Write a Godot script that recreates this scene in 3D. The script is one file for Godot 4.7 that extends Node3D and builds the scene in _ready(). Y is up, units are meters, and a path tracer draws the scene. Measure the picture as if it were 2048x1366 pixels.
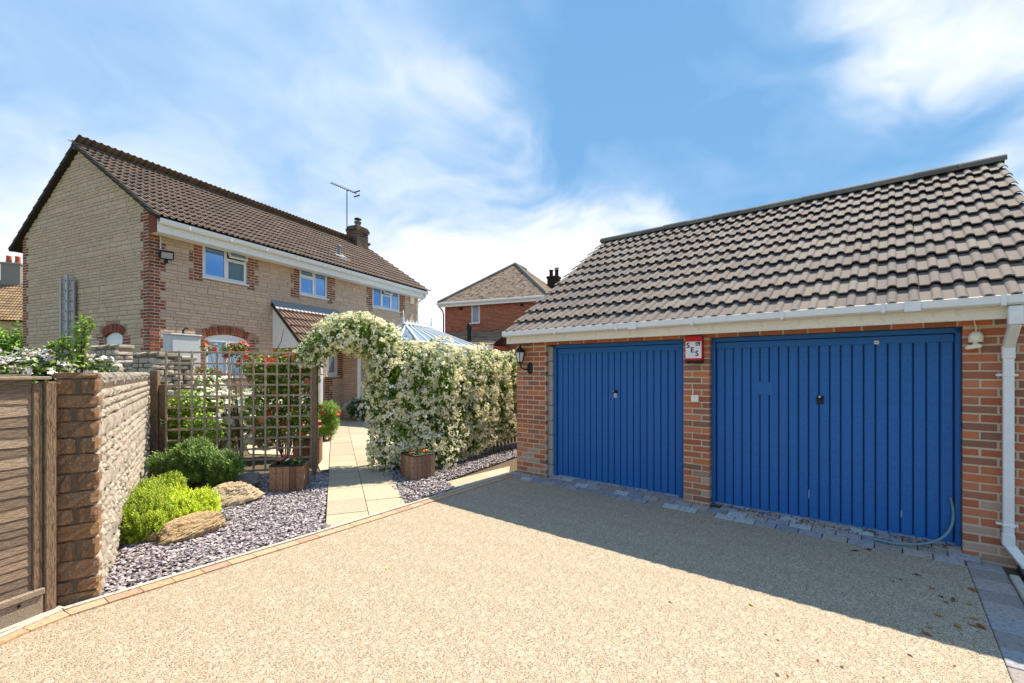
extends Node3D
# A stone house behind a trellis and a jasmine hedge, a resin drive and a double garage with blue doors, in bright sun.

var rng := RandomNumberGenerator.new()
var used := {}
var M := {}
const EYE := Vector3(0, 1.65, 0)


# ---------------------------------------------------------------- helpers: names and nodes
func numbered(parent: Node, called: String) -> String:
	var key := str(parent.get_instance_id()) + called
	var n: int = used.get(key, 0)
	used[key] = n + 1
	return called if n == 0 else "%s_%03d" % [called, n]


func tag(o: Node, label := "", category := "", group := "", kind := "") -> void:
	if label: o.set_meta("label", label)
	if category: o.set_meta("category", category)
	if group: o.set_meta("group", group)
	if kind: o.set_meta("kind", kind)


func thing(called: String, label: String, category: String, at := Vector3.ZERO, turn := 0.0, group := "") -> Node3D:
	var o := Node3D.new()
	o.name = numbered(self, called)
	add_child(o)
	o.position = at
	o.rotation.y = turn
	tag(o, label, category, group)
	return o


func put(called: String, mesh: Mesh, mat: Material, parent: Node = self, xf := Transform3D(), kind := "") -> MeshInstance3D:
	var o := MeshInstance3D.new()
	o.mesh = mesh
	o.material_override = mat
	o.transform = xf
	o.name = numbered(parent, called)
	parent.add_child(o)
	if kind: o.set_meta("kind", kind)
	return o


func swarm(called: String, mesh: Mesh, mat: Material, xfs: Array, cols: Array, parent: Node = self) -> MultiMeshInstance3D:
	var mm := MultiMesh.new()
	mm.transform_format = MultiMesh.TRANSFORM_3D
	mm.use_colors = true
	mm.mesh = mesh
	mm.instance_count = xfs.size()
	for i in xfs.size():
		mm.set_instance_transform(i, xfs[i])
		mm.set_instance_color(i, cols[i])
	var o := MultiMeshInstance3D.new()
	o.multimesh = mm
	o.material_override = mat
	o.name = numbered(parent, called)
	parent.add_child(o)
	o.set_meta("kind", "stuff")
	return o


# pieces that can be picked apart: the nearest 300 as parts, the rest joined as stuff
func pieces(called: String, parent: Node3D, list: Array, mats: Array, cols: Array, rest: Material, most := 300) -> void:
	var g := parent.global_transform
	for e in list:
		e.d = (g * (e.xf as Transform3D).origin).distance_to(EYE)
	list.sort_custom(func(a, b): return a.d < b.d)
	var xs := []
	var cs := []
	for i in list.size():
		var e = list[i]
		if i < most:
			put(called, e.mesh, mats[e.tone], parent, e.xf)
		else:
			xs.append(e.xf)
			cs.append(cols[e.tone])
	if xs.size():
		swarm(called + "_rows", list[0].mesh, rest, xs, cs, parent)


# ---------------------------------------------------------------- helpers: shapes
class B:
	var st := SurfaceTool.new()
	func _init(smooth := false) -> void:
		st.begin(Mesh.PRIMITIVE_TRIANGLES)
		st.set_smooth_group(0 if smooth else -1)
	func smooth(on: bool) -> B:
		st.set_smooth_group(0 if on else -1)
		return self
	func tri(a: Vector3, b: Vector3, c: Vector3) -> void:   # counter-clockwise seen from outside
		st.add_vertex(a); st.add_vertex(c); st.add_vertex(b)
	func quad(a: Vector3, b: Vector3, c: Vector3, d: Vector3) -> void:
		tri(a, b, c); tri(a, c, d)
	func box(at: Vector3, s: Vector3, t := Transform3D()) -> B:
		var h := s / 2
		var p := []
		for i in 8:
			p.append(t * (at + Vector3(h.x if i & 1 else -h.x, h.y if i & 2 else -h.y, h.z if i & 4 else -h.z)))
		quad(p[4], p[5], p[7], p[6]); quad(p[1], p[0], p[2], p[3])
		quad(p[5], p[1], p[3], p[7]); quad(p[0], p[4], p[6], p[2])
		quad(p[6], p[7], p[3], p[2]); quad(p[0], p[1], p[5], p[4])
		return self
	# a box with chamfered edges
	func cbox(at: Vector3, s: Vector3, c: float, t := Transform3D(), jit := 0.0, r: RandomNumberGenerator = null) -> B:
		var h := s / 2
		var v := {}
		for i in 8:
			var sg := Vector3(1 if i & 1 else -1, 1 if i & 2 else -1, 1 if i & 4 else -1)
			var k := Vector3.ONE
			if r: k = Vector3(1 + r.randf_range(-jit, jit), 1 + r.randf_range(-jit, jit), 1 + r.randf_range(-jit, jit))
			for ax in 3:
				var q := Vector3(sg.x * (h.x - c), sg.y * (h.y - c), sg.z * (h.z - c))
				q[ax] = sg[ax] * h[ax]
				v[i * 3 + ax] = t * (at + q * k)
		for ax in 3:
			var u := (ax + 1) % 3
			var w := (ax + 2) % 3
			for sd in 2:
				var idx := []
				for k in [[0, 0], [1, 0], [1, 1], [0, 1]]:
					idx.append((sd << ax) | (k[0] << u) | (k[1] << w))
				if sd == 1: quad(v[idx[0] * 3 + ax], v[idx[1] * 3 + ax], v[idx[2] * 3 + ax], v[idx[3] * 3 + ax])
				else: quad(v[idx[3] * 3 + ax], v[idx[2] * 3 + ax], v[idx[1] * 3 + ax], v[idx[0] * 3 + ax])
			# edges that run along ax
			for a in 2:
				for b in 2:
					var i0 := (a << u) | (b << w)
					var i1 := i0 | (1 << ax)
					if a != b: quad(v[i0 * 3 + u], v[i1 * 3 + u], v[i1 * 3 + w], v[i0 * 3 + w])
					else: quad(v[i0 * 3 + w], v[i1 * 3 + w], v[i1 * 3 + u], v[i0 * 3 + u])
		for i in 8:
			var odd := ((i & 1) + ((i >> 1) & 1) + ((i >> 2) & 1)) % 2 == 1
			if odd: tri(v[i * 3], v[i * 3 + 1], v[i * 3 + 2])
			else: tri(v[i * 3], v[i * 3 + 2], v[i * 3 + 1])
		return self
	# a beam between two points, w wide and h high
	func bar(a: Vector3, b: Vector3, w: float, h: float, up := Vector3.UP, c := 0.0) -> B:
		var z := (b - a).normalized()
		var x := up.cross(z)
		x = Vector3.RIGHT if x.length() < 0.01 else x.normalized()
		var t := Transform3D(Basis(x, z.cross(x), z), (a + b) / 2)
		if c > 0: return cbox(Vector3.ZERO, Vector3(w, h, a.distance_to(b)), c, t)
		return box(Vector3.ZERO, Vector3(w, h, a.distance_to(b)), t)
	func tube(pts: Array, r0: float, r1: float, n := 8, capped := true) -> B:
		st.set_smooth_group(0)
		var rings := []
		var x := Vector3.ZERO
		for i in pts.size():
			var z: Vector3 = (pts[mini(i + 1, pts.size() - 1)] - pts[maxi(i - 1, 0)]).normalized()
			if x == Vector3.ZERO: x = (Vector3.UP if absf(z.y) < 0.9 else Vector3.RIGHT).cross(z).normalized()
			x = (x - z * x.dot(z)).normalized()
			var y := z.cross(x)
			var ring := []
			var r: float = lerpf(r0, r1, i / float(maxi(1, pts.size() - 1)))
			for k in n:
				ring.append(pts[i] + (x * cos(TAU * k / n) + y * sin(TAU * k / n)) * r)
			rings.append(ring)
		for i in pts.size() - 1:
			for k in n:
				var k2 := (k + 1) % n
				quad(rings[i][k], rings[i][k2], rings[i + 1][k2], rings[i + 1][k])
		st.set_smooth_group(-1)
		if capped:
			for k in range(1, n - 1):
				tri(rings[0][0], rings[0][k + 1], rings[0][k])
				tri(rings[-1][0], rings[-1][k], rings[-1][k + 1])
		return self
	# profile of (radius, height) turned round y
	func lathe(at: Vector3, prof: Array, n := 12, sm := true) -> B:
		st.set_smooth_group(0 if sm else -1)
		for i in prof.size() - 1:
			for k in n:
				var a0 := TAU * k / n
				var a1 := TAU * (k + 1) / n
				var p: Vector2 = prof[i]
				var q: Vector2 = prof[i + 1]
				quad(at + Vector3(cos(a1) * p.x, p.y, sin(a1) * p.x), at + Vector3(cos(a0) * p.x, p.y, sin(a0) * p.x),
					at + Vector3(cos(a0) * q.x, q.y, sin(a0) * q.x), at + Vector3(cos(a1) * q.x, q.y, sin(a1) * q.x))
		st.set_smooth_group(-1)
		return self
	# polygon in x,z between two heights
	func slab(poly: PackedVector2Array, y0: float, y1: float, base := true) -> B:
		if Geometry2D.is_polygon_clockwise(poly):
			poly = poly.duplicate()
			poly.reverse()
		var ids := Geometry2D.triangulate_polygon(poly)
		for i in range(0, ids.size(), 3):
			var a := poly[ids[i]]
			var b := poly[ids[i + 1]]
			var c := poly[ids[i + 2]]
			if (b - a).cross(c - a) < 0:
				var s := b
				b = c
				c = s
			tri(Vector3(a.x, y1, a.y), Vector3(c.x, y1, c.y), Vector3(b.x, y1, b.y))
			if base: tri(Vector3(a.x, y0, a.y), Vector3(b.x, y0, b.y), Vector3(c.x, y0, c.y))
		if y1 > y0:
			for i in poly.size():
				var a := poly[i]
				var b := poly[(i + 1) % poly.size()]
				quad(Vector3(b.x, y0, b.y), Vector3(a.x, y0, a.y), Vector3(a.x, y1, a.y), Vector3(b.x, y1, b.y))
		return self
	# polygon in the x,y plane pushed from z0 to z1
	func plate(poly: PackedVector2Array, z0: float, z1: float, t := Transform3D()) -> B:
		if Geometry2D.is_polygon_clockwise(poly):
			poly = poly.duplicate()
			poly.reverse()
		var ids := Geometry2D.triangulate_polygon(poly)
		for i in range(0, ids.size(), 3):
			var a := poly[ids[i]]
			var b := poly[ids[i + 1]]
			var c := poly[ids[i + 2]]
			if (b - a).cross(c - a) < 0:
				var s := b
				b = c
				c = s
			tri(t * Vector3(a.x, a.y, z1), t * Vector3(b.x, b.y, z1), t * Vector3(c.x, c.y, z1))
			tri(t * Vector3(a.x, a.y, z0), t * Vector3(c.x, c.y, z0), t * Vector3(b.x, b.y, z0))
		for i in poly.size():
			var a := poly[i]
			var b := poly[(i + 1) % poly.size()]
			quad(t * Vector3(a.x, a.y, z0), t * Vector3(b.x, b.y, z0), t * Vector3(b.x, b.y, z1), t * Vector3(a.x, a.y, z1))
		return self
	# a wall in the x,y plane from z1 back to z0 with rectangular holes
	func holed(r: Rect2, z0: float, z1: float, holes: Array, t := Transform3D()) -> B:
		var xs := [r.position.x, r.end.x]
		var ys := [r.position.y, r.end.y]
		for h in holes:
			xs += [h.position.x, h.end.x]
			ys += [h.position.y, h.end.y]
		xs.sort()
		ys.sort()
		var open := func(i: int, j: int) -> bool:
			if i < 0 or j < 0 or i >= xs.size() - 1 or j >= ys.size() - 1: return true
			var c := Vector2((xs[i] + xs[i + 1]) / 2, (ys[j] + ys[j + 1]) / 2)
			if not r.has_point(c): return true
			for h in holes:
				if h.has_point(c): return true
			return false
		for i in xs.size() - 1:
			for j in ys.size() - 1:
				if xs[i + 1] - xs[i] < 1e-5 or ys[j + 1] - ys[j] < 1e-5 or open.call(i, j): continue
				var x0: float = xs[i]
				var x1: float = xs[i + 1]
				var y0: float = ys[j]
				var y1: float = ys[j + 1]
				quad(t * Vector3(x0, y0, z1), t * Vector3(x1, y0, z1), t * Vector3(x1, y1, z1), t * Vector3(x0, y1, z1))
				quad(t * Vector3(x1, y0, z0), t * Vector3(x0, y0, z0), t * Vector3(x0, y1, z0), t * Vector3(x1, y1, z0))
				var ip := i + 1
				while ip < xs.size() - 1 and xs[ip + 1] - xs[ip] < 1e-5: ip += 1
				var im := i - 1
				while im >= 0 and xs[im + 1] - xs[im] < 1e-5: im -= 1
				var jp := j + 1
				while jp < ys.size() - 1 and ys[jp + 1] - ys[jp] < 1e-5: jp += 1
				var jm := j - 1
				while jm >= 0 and ys[jm + 1] - ys[jm] < 1e-5: jm -= 1
				if open.call(ip, j): quad(t * Vector3(x1, y0, z1), t * Vector3(x1, y0, z0), t * Vector3(x1, y1, z0), t * Vector3(x1, y1, z1))
				if open.call(im, j): quad(t * Vector3(x0, y0, z0), t * Vector3(x0, y0, z1), t * Vector3(x0, y1, z1), t * Vector3(x0, y1, z0))
				if open.call(i, jp): quad(t * Vector3(x0, y1, z1), t * Vector3(x1, y1, z1), t * Vector3(x1, y1, z0), t * Vector3(x0, y1, z0))
				if open.call(i, jm): quad(t * Vector3(x0, y0, z0), t * Vector3(x1, y0, z0), t * Vector3(x1, y0, z1), t * Vector3(x0, y0, z1))
		return self
	func done() -> ArrayMesh:
		st.index()
		st.generate_normals()
		return st.commit()


func box_mesh(s: Vector3, c := 0.0) -> ArrayMesh:
	var b := B.new()
	if c > 0: b.cbox(Vector3.ZERO, s, c)
	else: b.box(Vector3.ZERO, s)
	return b.done()


func at(x: float, y: float, z: float) -> Transform3D:
	return Transform3D(Basis(), Vector3(x, y, z))


func sized(x: float, y: float, z: float, s: Vector3) -> Transform3D:
	return Transform3D(Basis.from_scale(s), Vector3(x, y, z))


# a rough stone one metre each way, face to +z, scaled to size where it is laid
func stone_mesh(nx: int, ny: int, bump: float, edge: float, round_ := 0.0) -> ArrayMesh:
	var b := B.new()
	var g := []
	for j in ny + 1:
		var row := []
		for i in nx + 1:
			var rim := i == 0 or j == 0 or i == nx or j == ny
			var x := -0.5 + float(i) / nx
			var y := -0.5 + float(j) / ny
			if rim:
				var corner := (i == 0 or i == nx) and (j == 0 or j == ny)
				if corner:
					x *= 1.0 - round_ * (0.05 + rng.randf_range(-0.02, 0.02))
					y *= 1.0 - round_ * (0.16 + rng.randf_range(-0.06, 0.06))
				x += rng.randf_range(-1, 1) * 0.012 - signf(x) * (0.012 if i == 0 or i == nx else 0.0)
				y += rng.randf_range(-1, 1) * 0.03 - signf(y) * (0.03 if j == 0 or j == ny else 0.0)
			else:
				x += rng.randf_range(-0.25, 0.25) / nx
				y += rng.randf_range(-0.25, 0.25) / ny
			row.append(Vector3(x, y, 0.5 - ((edge if round_ == 0.0 or i == 0 or i == nx else edge * rng.randf_range(0.35, 0.75)) if rim else rng.randf_range(0, bump))))
		g.append(row)
	for j in ny:
		for i in nx:
			b.quad(g[j][i], g[j][i + 1], g[j + 1][i + 1], g[j + 1][i])
	var ring := []
	for i in nx: ring.append(g[0][i])
	for j in ny: ring.append(g[j][nx])
	for i in nx: ring.append(g[ny][nx - i])
	for j in ny: ring.append(g[ny - j][0])
	for i in ring.size():
		var p: Vector3 = ring[i]
		var q: Vector3 = ring[(i + 1) % ring.size()]
		b.quad(Vector3(p.x, p.y, -0.5), Vector3(q.x, q.y, -0.5), q, p)
	return b.done()


# a boulder: a ball cut by random planes, then roughened
func rock_mesh(s: Vector3, rough: float, sd: int) -> ArrayMesh:
	var r := RandomNumberGenerator.new()
	r.seed = sd
	var planes := []
	for k in 15: planes.append([Vector3(r.randfn(), r.randfn(), r.randfn()).normalized(), r.randf_range(0.62, 0.92)])
	planes.append([Vector3(0, 1, 0.1).normalized(), 0.72])
	var fine := FastNoiseLite.new()
	fine.seed = sd + 9
	fine.frequency = 3.0
	fine.fractal_octaves = 4
	var b := B.new(false)
	var rows := 36
	var cols := 56
	var f := func(i: int, j: int) -> Vector3:
		var th := PI * i / rows
		var ph := TAU * (j % cols) / cols
		var d := Vector3(sin(th) * cos(ph), cos(th), sin(th) * sin(ph))
		var m := 1.15
		for p in planes:
			var c: float = d.dot(p[0])
			if c > 0.05: m = minf(m, p[1] / c)
		m += rough * 0.14 * fine.get_noise_3dv(d * 1.1) + rough * 0.07 * fine.get_noise_3dv(d * 4.0)
		var q: Vector3 = d * m * s
		q.y = maxf(q.y, -s.y * 0.5)
		return q
	for i in rows:
		for j in cols:
			b.quad(f.call(i, j), f.call(i, j + 1), f.call(i + 1, j + 1), f.call(i + 1, j))
	return b.done()


# ---------------------------------------------------------------- helpers: materials
func C(r: int, g: int, b: int) -> Color:
	return Color(r / 255.0, g / 255.0, b / 255.0)


func lin(c: Color) -> Color:
	return c.srgb_to_linear()


func noise_tex(size: int, freq: float, oct: int, stops: Array, sd := 1, kind := FastNoiseLite.TYPE_SIMPLEX_SMOOTH) -> NoiseTexture2D:
	var n := FastNoiseLite.new()
	n.noise_type = kind
	n.frequency = freq
	n.fractal_octaves = oct
	n.fractal_gain = 0.6
	n.seed = sd
	var t := NoiseTexture2D.new()
	t.width = size
	t.height = size
	t.seamless = true
	t.noise = n
	if stops.size():
		var g := Gradient.new()
		var offs := PackedFloat32Array()
		var cs := PackedColorArray()
		for i in stops.size():
			offs.append(i / float(stops.size() - 1))
			cs.append(stops[i])
		g.offsets = offs
		g.colors = cs
		t.color_ramp = g
	return t


func grey(v: float) -> Color:
	return Color(v, v, v)


func mat(c: Color, rough := 0.8, tex: Texture2D = null, scale := Vector3.ONE, bump: Texture2D = null, bump_cm := 0.0, world := false) -> StandardMaterial3D:
	var m := StandardMaterial3D.new()
	m.albedo_color = c
	m.roughness = rough
	m.metallic_specular = 0.4
	if tex or bump:
		m.uv1_triplanar = true
		m.uv1_world_triplanar = world
		m.uv1_scale = scale
		m.uv1_triplanar_sharpness = 6.0
	if tex: m.albedo_texture = tex
	if bump:
		m.heightmap_enabled = true
		m.heightmap_texture = bump
		m.heightmap_scale = bump_cm
	return m


func tones(cs: Array, rough: float, tex: Texture2D, scale: Vector3, bump: Texture2D, bump_cm: float) -> Array:
	var out := []
	for c in cs: out.append(mat(c, rough, tex, scale, bump, bump_cm, true))
	return out


func lins(cs: Array) -> Array:
	var out := []
	for c in cs: out.append(lin(c))
	return out


func tinted(m: StandardMaterial3D) -> StandardMaterial3D:   # the same surface, coloured copy by copy
	var k: StandardMaterial3D = m.duplicate()
	k.albedo_color = Color.WHITE
	k.vertex_color_use_as_albedo = true
	return k


func leafy(rough := 0.45, through := 0.5) -> StandardMaterial3D:
	var m := StandardMaterial3D.new()
	m.roughness = rough
	m.metallic_specular = 0.35
	m.vertex_color_use_as_albedo = true
	m.cull_mode = BaseMaterial3D.CULL_DISABLED
	m.backlight_enabled = true
	m.backlight = Color(through, through, through)
	return m


# ---------------------------------------------------------------- the picture's first things: camera, sky, sun
func _ready() -> void:
	rng.seed = 20240611
	var cam := Camera3D.new()
	cam.name = "camera"
	cam.projection = Camera3D.PROJECTION_FRUSTUM
	cam.near = 0.05
	cam.far = 600.0
	cam.keep_aspect = Camera3D.KEEP_HEIGHT
	cam.size = 2.0 * 683.0 / 910.0 * 0.05
	cam.frustum_offset = Vector2(0, 60.0 / 910.0 * 0.05)
	cam.position = EYE
	add_child(cam)

	var env := Environment.new()
	env.background_mode = Environment.BG_SKY
	var sky := Sky.new()
	var pano := PanoramaSkyMaterial.new()
	pano.panorama = ImageTexture.create_from_image(paint_sky())
	sky.sky_material = pano
	env.sky = sky
	env.tonemap_mode = Environment.TONE_MAPPER_LINEAR
	env.tonemap_exposure = 2.05
	env.sdfgi_enabled = true
	env.ssao_enabled = true
	env.ssil_enabled = true
	var we := WorldEnvironment.new()
	we.name = "world"
	we.environment = env
	add_child(we)

	var sun := DirectionalLight3D.new()
	sun.name = "sun"
	sun.light_energy = 1.4
	sun.light_color = Color(1.0, 0.95, 0.86)
	sun.light_angular_distance = 0.5
	sun.shadow_enabled = true
	add_child(sun)
	var az := deg_to_rad(42.0)
	var el := deg_to_rad(56.0)
	sun.look_at_from_position(Vector3(sin(az) * cos(el), sin(el), -cos(az) * cos(el)), Vector3.ZERO)

	make_materials()
	build_ground()
	build_garage()
	build_house()
	build_conservatory()
	build_red_house()
	build_far_left()
	build_stone_walls()
	build_fence()
	build_trellis()
	build_jasmine()
	build_slate_bed()
	build_garden()
	build_small_things()


# clouds over a blue sky: a bank low ahead, a clear patch to its right, a long cloud high on the right, thin haze on the left
func paint_sky() -> Image:
	var w := 2048
	var h := 1024
	var n := FastNoiseLite.new()
	n.noise_type = FastNoiseLite.TYPE_SIMPLEX_SMOOTH
	n.seed = 11
	n.frequency = 1.0
	n.fractal_octaves = 6
	n.fractal_gain = 0.55
	var n2: FastNoiseLite = n.duplicate()
	n2.seed = 31
	n2.fractal_octaves = 4
	var data := PackedFloat32Array()
	data.resize(w * h * 3)
	# azimuth, elevation, reach in azimuth, reach in elevation, amount (degrees)
	var marks := [[-6, 11, 24, 7, 0.62], [20, 11, 12, 6, 0.5], [-22, 7, 24, 6, 0.25], [20, 26, 13, 9, -0.52], [32, 20, 9, 9, -0.42], [9, 37, 10, 9, -0.42], [28, 33, 5, 5, -0.15],
		[34, 34, 5, 3.2, 0.3], [40, 29, 6, 3.0, 0.42], [47, 25, 8, 3.2, 0.42], [-5, 32, 7, 4.0, 0.5], [3, 27, 4, 7, 0.25], [-38, 28, 20, 12, -0.12], [-44, 12, 12, 9, 0.2]]
	for y in h:
		var e := (0.5 - (y + 0.5) / h) * PI
		var ed := rad_to_deg(e)
		for x in w:
			var i := (y * w + x) * 3
			if e < -0.02:
				data[i] = 0.17; data[i + 1] = 0.16; data[i + 2] = 0.14
				continue
			var a := wrapf((x + 0.5) / w * TAU, -PI, PI)   # 0 is straight ahead, to the right is positive
			var ad := rad_to_deg(a)
			var d := Vector3(sin(a) * cos(e), sin(e), -cos(a) * cos(e))
			var p := Vector3(d.x, d.y * 1.3, d.z) / (maxf(d.y, 0.0) + 0.45)
			var warp := n2.get_noise_3dv(p * 0.9) * 0.45
			var q := Vector3(p.x * 1.25 - p.z * 0.2 + warp, p.y * 2.4, p.z * 1.1 + p.x * 0.25 - warp)
			var f := n.get_noise_3dv(q * 1.15) * 0.7 + n.get_noise_3dv(q * 4.2 + Vector3(7, 3, 1)) * 0.26
			var g := 0.0
			for m in marks:
				var u: float = (ad - m[0]) / m[2]
				var v: float = (ed - m[1]) / m[3]
				if absf(u) < 3.5 and absf(v) < 3.5: g += m[4] * exp(-0.5 * (u * u + v * v))
			var low := exp(-maxf(e, 0.0) / 0.14)
			var left := smoothstep(18.0, -25.0, ad) if absf(ad) < 120 else 0.6
			var thick := smoothstep(0.15, 1.15, 0.27 + f * (1.0 - 0.45 * left) + g + low * 0.4)
			var thin := clampf(0.14 + 0.47 * left + f * 0.75 + g * 0.3 + low * 0.4, 0.0, 1.0)
			var blue := Vector3(0.14, 0.36, 0.70).lerp(Vector3(0.27, 0.54, 0.87), exp(-e / 0.7))
			var c := blue.lerp(Vector3(0.56, 0.76, 1.03), thin)
			c = c.lerp(Vector3(1.06, 1.08, 1.12), thick) * 0.52
			data[i] = c.x; data[i + 1] = c.y; data[i + 2] = c.z
	return Image.create_from_data(w, h, false, Image.FORMAT_RGBF, data.to_byte_array())


func gravel_image() -> Image:   # small rounded stones bound in resin, in creams, tans and a few darks
	var size := 640
	var cells := 128
	var px := size / cells
	var pts := []
	var cols := []
	var pal := [C(226, 216, 198), C(220, 209, 188), C(232, 223, 206), C(214, 202, 182), C(224, 214, 198), C(204, 186, 158), C(236, 229, 216), C(128, 110, 92), C(92, 79, 66), C(190, 168, 138)]
	for j in cells:
		for i in cells:
			pts.append(Vector2((i + rng.randf_range(0.05, 0.95)) * px, (j + rng.randf_range(0.05, 0.95)) * px))
			cols.append(pal[rng.randi() % 10 if rng.randf() < 0.8 else rng.randi() % 7] * rng.randf_range(0.92, 1.03))
	var im := Image.create(size, size, false, Image.FORMAT_RGB8)
	for y in size:
		var cy := y / px
		for x in size:
			var cx := x / px
			var best := 1e9
			var next := 1e9
			var who := 0
			for dy in [-1, 0, 1]:
				for dx in [-1, 0, 1]:
					var k: int = posmod(cy + dy, cells) * cells + posmod(cx + dx, cells)
					var p: Vector2 = pts[k]
					var ex := absf(x - p.x)
					var ey := absf(y - p.y)
					ex = minf(ex, size - ex)
					ey = minf(ey, size - ey)
					var dd := ex * ex + ey * ey
					if dd < best:
						next = best
						best = dd
						who = k
					elif dd < next: next = dd
			var gap := sqrt(next) - sqrt(best)
			var c: Color = cols[who]
			if gap < 0.6: c = c * 0.84
			im.set_pixel(x, y, c)
	return im


func make_materials() -> void:
	var g1 := noise_tex(512, 0.02, 5, [grey(0.62), grey(0.9), grey(1.0), grey(0.8)], 2)
	var g2 := noise_tex(512, 0.05, 4, [grey(0.7), grey(1.0), grey(0.92)], 3)
	var b1 := noise_tex(512, 0.03, 5, [], 4)
	var b2 := noise_tex(512, 0.12, 4, [], 5)
	M.b1 = b1
	M.b2 = b2
	var wood := noise_tex(512, 0.02, 5, [C(84, 70, 60), C(196, 180, 164), C(246, 238, 226), C(150, 132, 116), C(216, 204, 190)], 6)
	# the drive
	var drive := mat(C(219, 216, 212), 0.85, ImageTexture.create_from_image(gravel_image()), Vector3(1.7, 1.7, 1.7), b2, 0.05, true)
	drive.detail_enabled = true
	drive.detail_blend_mode = BaseMaterial3D.BLEND_MODE_MUL
	drive.detail_albedo = noise_tex(512, 0.012, 5, [C(208, 200, 190), C(255, 254, 252), C(236, 230, 222), C(255, 255, 255), C(222, 216, 206)], 8)
	drive.uv2_triplanar = true
	drive.uv2_world_triplanar = true
	drive.uv2_scale = Vector3(0.23, 0.23, 0.23)
	M.drive = drive
	M.earth = mat(C(112, 98, 80), 0.95, g2, Vector3(2, 2, 2), b1, 2.0, true)
	M.far = mat(C(120, 124, 82), 0.95, g1, Vector3(0.3, 0.3, 0.3), null, 0, true)
	M.patio = mat(C(206, 192, 164), 0.9, g1, Vector3(0.8, 0.8, 0.8), b2, 0.3, true)
	var flag := [C(184, 173, 150), C(180, 169, 147), C(188, 177, 154), C(176, 166, 145)]
	M.flag = tones(flag, 0.88, noise_tex(512, 0.02, 6, [grey(0.74), grey(0.98), grey(0.9), grey(1.0), grey(0.8)], 21), Vector3(1.1, 1.1, 1.1), b1, 0.5)
	var edge := [C(198, 158, 126), C(190, 150, 122), C(206, 166, 134), C(184, 148, 124), C(196, 164, 136)]
	M.edge = tones(edge, 0.85, g1, Vector3(2.2, 2.2, 2.2), b2, 0.12)
	M.kerb = mat(C(190, 186, 174), 0.9, g1, Vector3(3, 3, 3), b2, 0.2, true)
	var setts := [C(148, 152, 162), C(158, 158, 162), C(136, 142, 154), C(166, 158, 152), C(150, 142, 138), C(176, 184, 188)]
	M.setts = tones(setts, 0.8, g1, Vector3(2.5, 2.5, 2.5), b2, 0.15)
	M.dirt = mat(C(96, 90, 80), 0.95, g2, Vector3(4, 4, 4), b2, 0.6, true)
	# brick and mortar
	var bt := noise_tex(512, 0.03, 5, [grey(0.66), grey(0.95), grey(1.0), grey(0.78)], 9)
	M.gb_cols = [C(196, 118, 84), C(186, 108, 76), C(204, 128, 94), C(176, 102, 76), C(172, 108, 82), C(158, 110, 88), C(178, 116, 88), C(150, 106, 86), C(204, 124, 80), C(190, 160, 140), C(172, 138, 118)]
	M.gb = tones(M.gb_cols, 0.88, bt, Vector3(5, 5, 5), b2, 0.25)
	M.gb_rest = tinted(M.gb[0])
	M.mortar = mat(C(212, 194, 166), 0.95, g2, Vector3(5, 5, 5), b2, 0.3, true)
	M.hb_cols = [C(142, 78, 60), C(130, 70, 54), C(152, 86, 64), C(118, 66, 54), C(160, 92, 70)]
	M.hb = tones(M.hb_cols, 0.88, bt, Vector3(5, 5, 5), b2, 0.25)
	M.hb_rest = tinted(M.hb[0])
	M.hmortar = mat(C(206, 190, 168), 0.95, g2, Vector3(5, 5, 5), b2, 0.3, true)
	M.rb_cols = [C(168, 86, 60), C(156, 78, 56), C(176, 96, 68), C(146, 74, 56)]
	M.rb = tones(M.rb_cols, 0.88, bt, Vector3(3, 3, 3), null, 0)
	M.rb_rest = tinted(M.rb[0])
	# house stone
	M.hs_cols = [C(208, 180, 156), C(203, 176, 153), C(212, 185, 161), C(199, 172, 150), C(207, 178, 155), C(202, 178, 158)]
	var stx := noise_tex(512, 0.04, 5, [grey(0.8), grey(0.97), grey(1.0), grey(0.9)], 12)
	M.hs = tones(M.hs_cols, 0.92, stx, Vector3(3, 3, 3), b2, 0.5)
	M.hs_rest = tinted(M.hs[0])
	M.hsjoint = mat(C(164, 144, 124), 0.95, g2, Vector3(5, 5, 5), b2, 0.3, true)
	# garden wall stone: pale and pitted outside, rusty at the broken end
	M.ws_cols = [C(236, 222, 204), C(228, 214, 196), C(240, 228, 212), C(222, 208, 190), C(232, 216, 202)]
	M.ws = tones(M.ws_cols, 0.95, noise_tex(512, 0.08, 5, [grey(0.72), grey(0.97), grey(1.0), grey(0.86)], 13), Vector3(3, 3, 3), b2, 2.2)
	M.ws_rest = tinted(M.ws[0])
	M.rust = tones([C(255, 255, 255), C(236, 238, 244), C(255, 250, 240), C(228, 228, 232), C(246, 250, 255)], 0.95,
		noise_tex(512, 0.045, 6, [C(104, 78, 58), C(150, 112, 80), C(176, 134, 96), C(168, 126, 90), C(158, 122, 94), C(184, 152, 122), C(216, 204, 190), C(226, 220, 212)], 14), Vector3(2.6, 2.6, 2.6), b2, 1.6)
	M.wmortar = mat(C(126, 110, 92), 0.95, g2, Vector3(5, 5, 5), b2, 0.8, true)
	M.lichen = mat(C(214, 210, 200), 0.95, g2, Vector3(6, 6, 6), b2, 0.3, true)
	# roof tiles
	M.gt_cols = [C(160, 148, 141), C(154, 142, 137), C(164, 152, 144), C(149, 138, 133), C(168, 157, 148), C(160, 147, 137)]
	var tt := noise_tex(512, 0.035, 6, [grey(0.62), grey(0.9), grey(0.82), grey(1.0), grey(0.7)], 15)
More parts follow.
